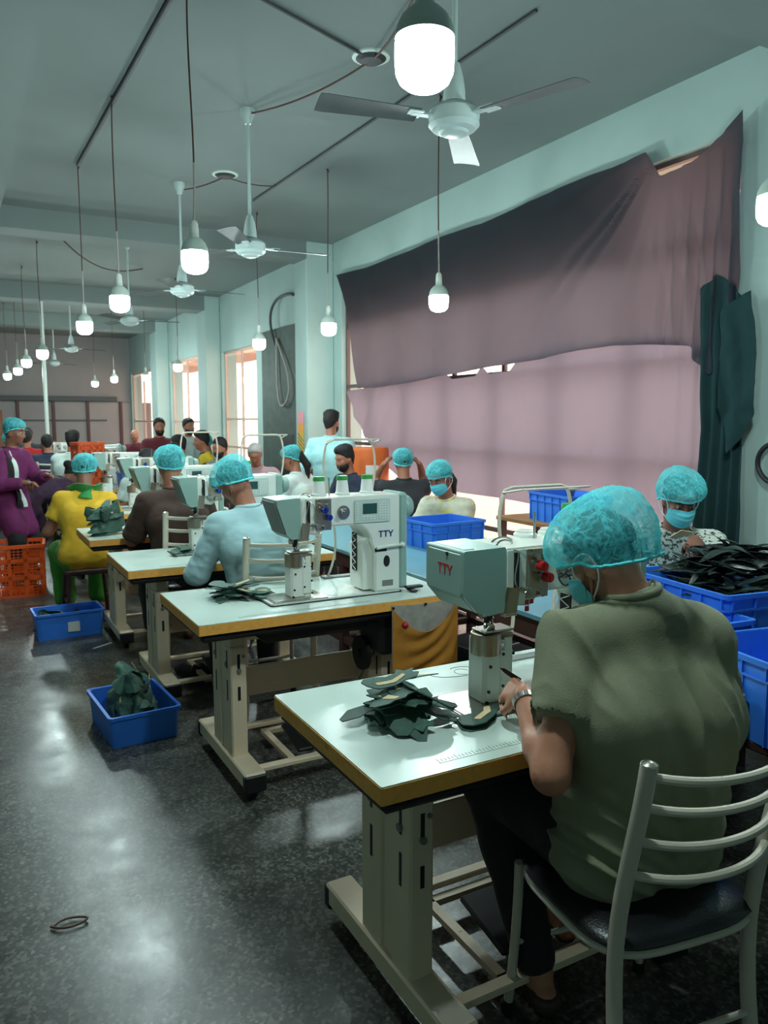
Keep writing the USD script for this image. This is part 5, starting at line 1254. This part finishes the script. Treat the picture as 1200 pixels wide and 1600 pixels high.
p1 = person('person in an olive T-shirt and puffed hair net sewing at the front machine', bs, 0, J, sk_a, c_olive, c_char, res=.0075, sleeve=.60, net=True, mask=True, shirtfn=olive, shirt_g=.022, hem=.095, sleeve_g=.020, shoes=m_sole, footdir=(.25, 1, 0),
            handcfg={'L': dict(d=(.10, .95, -.12), palm=(.75, .05, -.60), curl=(.8, .95, 1.05, 1.1, .3), side=-1), 'R': dict(d=(-.4, .85, -.3), palm=(-.4, -.2, -.9), curl=.6, side=1)}, net_kw=dict(puff=1.22, back=.034, drop=.016), slim=1.02, headscale=.95)
c, R = J['hd'], J['R']; Lh = lambda x, y, z: c + R @ (A(x, y, z) * .95)
sp = thing('spectacles', 'thin black spectacles worn by the person in the olive T-shirt', 'spectacles', bs)
for q in (-1, 1):
    obj('rim', tube([Lh(q * .034 + .022 * math.cos(a), .112 - .006 * abs(math.cos(a)), .004 + .017 * math.sin(a)) for a in np.linspace(0, 2 * np.pi, 24, endpoint=False)], .0016, 6, closed=True), m_glass_dark, sp)
    obj('temple', tube([Lh(q * .056, .106, .010), Lh(q * .080, .03, .012), Lh(q * .088, -.012, .004)], .0019, 6), m_glass_dark, sp)
    obj('lens', tube([Lh(q * .034, .1095, .004), Lh(q * .034, .1103, .004)], .021, 20), m_pane, sp)
obj('bridge', tube([Lh(-.012, .112, .008), Lh(0, .116, .010), Lh(.012, .112, .008)], .0015, 6), m_glass_dark, sp)
# hems and neck patch of the T-shirt, raised a little off its surface
shp = stage.GetPrimAtPath(str(p1.GetPath()) + '/shirt'); sm_ = UsdGeom.Mesh(shp)
sv, sf = np.array(sm_.GetPointsAttr().Get(), float), np.array(sm_.GetFaceVertexIndicesAttr().Get()).reshape(-1, 3)
def raised(name, mask_fn, off, mat, label=None):
    cen = sv[sf].mean(1); t = trimesh.Trimesh(sv, sf, process=False); keep = mask_fn(cen, t.face_normals)
    if keep.sum() < 8: return
    s_ = t.submesh([np.nonzero(keep)[0]], append=True); s_.merge_vertices(); vn = np.array(s_.vertex_normals); top = s_.copy(); top.vertices = s_.vertices + vn * off
    low_ = s_.copy(); low_.vertices = s_.vertices - vn * .002; low_.invert(); obj(name, cat_([top, low_]), mat, shp, smooth=True, label=label)
for n_ in 'LR':
    d_ = unit(J['el' + n_] - J['sh' + n_]); e_ = J['sh' + n_] + (J['el' + n_] - J['sh' + n_]) * .60
    raised('sleeve_hem', lambda c_, nn: (np.abs((c_ - e_) @ d_ + .012) < .013) & (np.linalg.norm(c_ - e_, axis=1) < .088) & (np.abs(nn @ d_) < .6), .0022, c_olive)
raised('neck_patch', lambda c_, nn: (nn[:, 1] < -.2) & (c_[:, 0] > J['c7'][0] - .012) & (c_[:, 0] < J['c7'][0] + .052) & (c_[:, 2] > J['c7'][2] - .048) & (c_[:, 2] < J['c7'][2] + .0), .0015, cloth('olive_patch', (104, 112, 92)), 'darker rectangular patch below the neck band')
# watch on the left wrist
wd = unit(J['wrL'] - J['elL']); u_, v_, _ = frame_from(wd); wc = J['wrL'] - wd * .022 + bs
wt = thing('wristwatch', 'steel bracelet wristwatch on the wrist of the person in olive', 'watch', wc)
for k in range(22):
    a = 2 * math.pi * k / 22; pos = (u_ * math.cos(a) + v_ * math.sin(a)) * .0315
    b = bx((.0036, .0088, .017), (0, 0, 0), .001); T = np.eye(4); T[:3, 0] = unit(pos); T[:3, 2] = wd; T[:3, 1] = np.cross(wd, unit(pos)); T[:3, 3] = pos; b.apply_transform(T); obj('bracelet_link', b, m_steel, wt)
pn_ = thing('small_blade', 'small dark trimming blade held in the hand of the person in olive', 'blade', J['wrL'] + bs + A(.030, .085, .020)); obj('blade', xform(plate_xz(Polygon([(-.05, 0), (-.035, .006), (.03, .008), (.03, -.006), (-.03, -.004)]), -.0015, .0015), (0, 0, 0), (10, 35, 0)), m_black, pn_)

# 2. pale blue, 3. brown, 4. yellow
Jb = pose('sit', 16, -4, 6, (32, 36, -6), ((-.20, .34, .86), (.06, .38, .88)), seat=.52, legs=((-.14, .36, .09), (.14, .36, .09)))
person('person in a pale blue shirt and blue hair net bent over the third table', (1.38, 3.82, 0), 0, Jb, sk_b, c_ltblue, c_char, res=.011, sleeve=1.88, net=True, net_kw=dict(puff=1.10, back=.01), collar=False)
Jb = pose('sit', 10, -2, 0, (4, 14, 0), ((-.16, .36, .86), (.14, .36, .86)), seat=.52)
person('person in a brown shirt and blue hair net seen from behind at the fourth table', (1.255, 5.06, 0), 0, Jb, sk_b, c_brown, c_char, res=.013, sleeve=.95, net=True, net_kw=dict(puff=1.06), sleeve_g=.022)
Jy = pose('sit', 14, 3, 0, (-18, 22, 0), ((-.14, .32, .80), (.18, .34, .82)), seat=.44, shw=.16)
yw = person('woman in a yellow kurta with a green scarf, seated at the fifth table', (.83, 6.27, 0), 0, Jy, sk_c, c_yellow, c_ltgreen, res=.014, sleeve=.60, net=True, kurta=.3, slim=.97, hem=.3, neck=.03, trouser_g=.03, net_kw=dict(puff=1.0), footdir=(0, 1, 0))
def scarf(par, J, mat, w=.10):
    t = np.linspace(0, 1, 30)[:, None]; v = np.linspace(-1, 1, 7)[None]; a = (t - .5) * 4.4
    R0 = .088 + .012 * np.sin(t * 17); P = np.stack([np.sin(a) * (R0 + .035 * np.abs(v)) + 0 * v, -np.cos(a) * (R0 + .04 * np.abs(v)) + .02, .03 - v * .055 + .012 * np.sin(t * 13 + v * 3) - np.abs(a) * .012], -1)
    return obj('scarf', shell(J['c7'] + P, .006), mat, par, smooth=60)
scarf(yw, Jy, c_green)
# 5. standing woman in magenta, 6. bending figure in plum
Jm = pose('stand', 4, 0, 0, (8, 8, 0), ((-.04, .38, 1.04), (.14, .30, .98)), tall=.94, shw=.155)
mw = person('standing woman in a magenta kurta and striped scarf, by the aisle', (.40, 7.98, 0), -132, Jm, sk_c, c_magenta, c_black, res=.015, sleeve=1.85, net=True, slim=.95, kurta=.3, hem=.4, face=True, net_kw=dict(puff=.95))
for q, mt in ((-1, c_white), (1, c_black)):
    t = np.linspace(0, 1, 26)[:, None]; v = np.linspace(-1, 1, 5)[None]
    P = np.stack([.10 + q * .028 + v * .030 + .02 * np.sin(t * 5) - .05 * t + 0 * v, .150 - .0 * t + .02 * np.sin(t * 9 + v) - .06 * (1 - t) ** 3 + 0 * v, Jm['c7'][2] + .01 - t * .52 + 0 * v], -1)
    obj('scarf_end', shell(P, .006), mt, mw, smooth=60, label='white scarf stripe' if q < 0 else 'black scarf stripe')
Jp = pose('stand', 78, 0, 0, (0, 40, 0), ((-.10, .72, .72), (.14, .74, .72)), tall=.94, shw=.16, legs=((-.10, -.04, .085), (.11, .0, .085)))
person('figure in plum clothes bending low over the sixth table, seen past the woman in yellow', (.50, 8.3, 0), -62, Jp, sk_c, c_plum, c_black, res=.016, sleeve=1.8, hair='bun', kurta=.3, hem=.3)
# 7-8. women by the window
Jw = pose('sit', 12, 0, 0, (-4, 24, 4), ((-.02, .33, .80), (.16, .36, .79)), seat=.40, shw=.155)
person('woman with hair net and mask in a pale printed blouse, working at the blue bench', (3.34, 4.98, 0), 118, Jw, sk_b, c_cream, c_plum, res=.012, sleeve=1.55, net=True, mask=True, face=True, slim=.92, hair='pony', net_kw=dict(puff=1.0), neck=.02)
Jr = pose('sit', 16, 0, -10, (18, 22, 0), ((-.07, .50, 1.02), (.34, .44, .99)), seat=.47, shw=.165, neck_fwd=.045)
person('woman in a leaf-patterned shirt, hair net and mask, sorting the heap of black strips', (3.14, 2.70, 0), 133, Jr, sk_c, c_print, c_plum, res=.0095, sleeve=1.55, net=True, mask=True, face=True, slim=.95, net_kw=dict(puff=1.14, back=.02), collar=True, neck=.015, sleeve_g=.026, hair='bun',
       handcfg={'L': dict(d=(.15, .85, -.2), palm=(.4, .1, -.9), curl=.7, side=-1), 'R': dict(d=(.0, .9, -.35), palm=(-.2, .1, -.95), curl=.45, side=1)})
fo = thing('lining_piece', 'cream lining piece held up by the woman in the leaf-patterned shirt', 'lining piece', (2.80, 2.36, 1.045)); obj('sheet', xform(extr(Polygon([(-.05, -.02), (.03, -.03), (.06, .0), (.0, .03)]), .003), (0, 0, 0), (40, 20, 140)), m_tan, fo)
rc = thing('red_scrap', 'red scrap of cloth in the hands of the woman in the printed blouse', 'cloth scrap', (2.98, 4.55, .80)); obj('scrap', shell(np.stack(np.broadcast_arrays(np.linspace(-.03, .03, 8)[:, None] + 0 * np.linspace(0, 1, 8), .02 * np.sin(np.linspace(0, 6, 8))[:, None] + .01 * np.linspace(0, 1, 8)[None], .07 - .11 * np.linspace(0, 1, 8)[None] + 0 * np.linspace(0, 1, 8)[:, None]), -1), .004), m_red, rc)
# 9-13. between the machines and the window
def far(label, loc, rz, shirt, kind='sit', res=.018, bottom=None, **k):
    pk = {q: k.pop(q) for q in list(k) if q in ('lean', 'side', 'twist', 'head', 'hands', 'seat', 'shw', 'legs', 'tall', 'neck_fwd', 'poles')}
    k.setdefault('hair', 'short')
    return person(label, loc, rz, pose(kind, **pk), k.pop('sk', sk_b), shirt, bottom or c_char, res=res, **k)
far('person in a dark shirt and hair net, both hands at the ears', (3.50, 6.0, 0), -20, c_dark, lean=6, head=(0, 8), hands=((-.165, .17, 1.14), (.165, .17, 1.14)), seat=.43, net=True, res=.015, sleeve=.9, poles=((-.25, .2, -1), (.25, .2, -1)))
far('woman in a white blouse with a long black ponytail and hair net', (3.02, 7.15, 0), 35, c_white, lean=10, head=(30, 12), seat=.44, net=True, hair='pony', slim=.92, res=.015, sleeve=.8)
far('bearded person in a dark navy shirt seated before the window', (3.30, 6.55, 0), 95, c_navy, lean=8, head=(5, 14), seat=.46, hair='quiff', beard=True, res=.015)
far('bearded man standing in a pale cyan shirt by the bare edge of the window', (3.44, 7.45, 0), -30, c_cyan, 'stand', lean=4, head=(-30, 6), hands=((-.14, .2, .95), (.15, .25, .95)), tall=1.0, hair='quiff', beard=True, res=.016, sleeve=1.2, bottom=c_greyt)
far('old man with grey hair in a dusty pink shirt looking down at his work', (2.88, 8.12, 0), 150, c_pink, lean=12, head=(5, 30), seat=.47, hairmat=m_hairgrey, collar=True, res=.016, sleeve=1.8)
far('bearded person in a grey shirt beyond the machine of the person in pale blue', (2.75, 8.82, 0), 120, c_greysh, lean=6, head=(0, 14), seat=.50, beard=True)
far('young person in a black and yellow shirt looking along the row', (2.85, 9.78, 0), 80, c_yb, lean=8, head=(0, 6), seat=.55, hair='quiff')
far('dark-haired person in a navy shirt with head bent, before the black and yellow shirt', (2.10, 8.18, 0), 20, c_navy, lean=14, head=(0, 24), seat=.47)
far('half-hidden dark-haired person between the navy and the black and yellow shirts', (2.46, 9.4, 0), 60, c_dark, lean=8, head=(0, 10), seat=.52)
far('person with a hair net hidden behind the black and yellow shirt', (3.10, 10.5, 0), 90, c_ltblue, lean=8, head=(0, 10), seat=.5, net=True)
far('dark-haired person bowed over work behind the machine of the person in brown', (1.62, 7.72, 0), 165, c_white, lean=22, head=(8, 40), seat=.47, hands=((-.12, .36, .8), (.12, .36, .8)), hair='quiff')
for (x, y, h, lb) in ((3.34, 4.98, .40, 'the woman in the pale printed blouse'), (3.14, 2.70, .47, 'the woman in the leaf-patterned shirt'), (3.50, 6.0, .43, 'the person with hands at the ears'), (3.02, 7.15, .44, 'the woman with the long ponytail'), (3.30, 6.55, .46, 'the bearded person in dark navy'),
                     (2.88, 8.12, .47, 'the old man with grey hair'), (2.75, 8.82, .50, 'the bearded person in grey'), (2.85, 9.78, .55, 'the person in black and yellow'), (2.10, 8.18, .47, 'the person in navy with bent head'), (2.46, 9.4, .52, 'the half-hidden dark-haired person'), (3.10, 10.5, .5, 'the hidden person in a hair net'),
                     (1.62, 7.72, .47, 'the person bowed over work'), (1.20, 10.15, .56, 'the person in white far down the row'), (.86, 12.3, .55, 'the person in red'), (1.0, 13.6, .58, 'the farthest dark-haired person'), (.72, 12.9, .5, 'the maroon person in a hair net'), (3.02, 15.2, .52, 'the hooded figure')):
    dup(stl, 'dark wooden stool under ' + lb, (x, y, 0), 20, scale=(1, 1, h / .43))
# 14-15. standing pair
far('man standing in a maroon shirt holding a paper cup, before the second pillar', (2.42, 10.75, 0), 165, c_maroon, 'stand', lean=2, head=(10, 4), hands=((-.03, .24, 1.08), (.10, .25, 1.06)), tall=.95, beard=True, sleeve=1.8)
far('man standing in a white shirt beside the one in maroon, hands at his hips', (2.88, 11.0, 0), 165, c_white, 'stand', lean=2, head=(30, 4), hands=((-.22, .12, .92), (.22, .12, .92)), tall=.95, beard=True, sleeve=1.6)
cu = thing('paper_cup', 'white paper cup held by the man in maroon', 'cup', (2.345, 10.47, 1.02)); obj('cup', lathe([(0, 0), (.026, 0), (.036, .09), (.033, .09), (.024, .006), (0, .006)], 18), m_paper, cu)
# 16-. down the row
far('person in a white shirt with thick black hair seen from behind, far down the row', (1.20, 10.15, 0), -25, c_white, lean=8, head=(-10, 6), seat=.56, hair='quiff', res=.017, sleeve=1.5)
far('person in navy seen from behind on a tube chair, far down the row', (1.10, 11.6, 0), 0, c_navy, lean=10, head=(0, 10), seat=.50)
far('person in a red shirt far down the row, partly hidden', (.86, 12.3, 0), -15, c_red, lean=8, head=(0, 8), seat=.55)
far('dark-haired head beyond the red shirt, farthest in the row', (1.00, 13.6, 0), 0, c_dark, lean=6, head=(0, 5), seat=.58)
far('person with a hair net seated beyond the standing woman in magenta', (.72, 12.9, 0), 10, c_maroon, lean=10, head=(0, 10), seat=.5, net=True)
far('hooded figure in maroon near the last window', (3.02, 15.2, 0), 140, c_maroon, lean=8, head=(0, 8), seat=.52, hair=None)
far('dark figure standing at the picture edge behind the magenta kurta', (.16, 9.6, 0), -30, c_dark, 'stand', lean=3, head=(0, 5), tall=1.0)
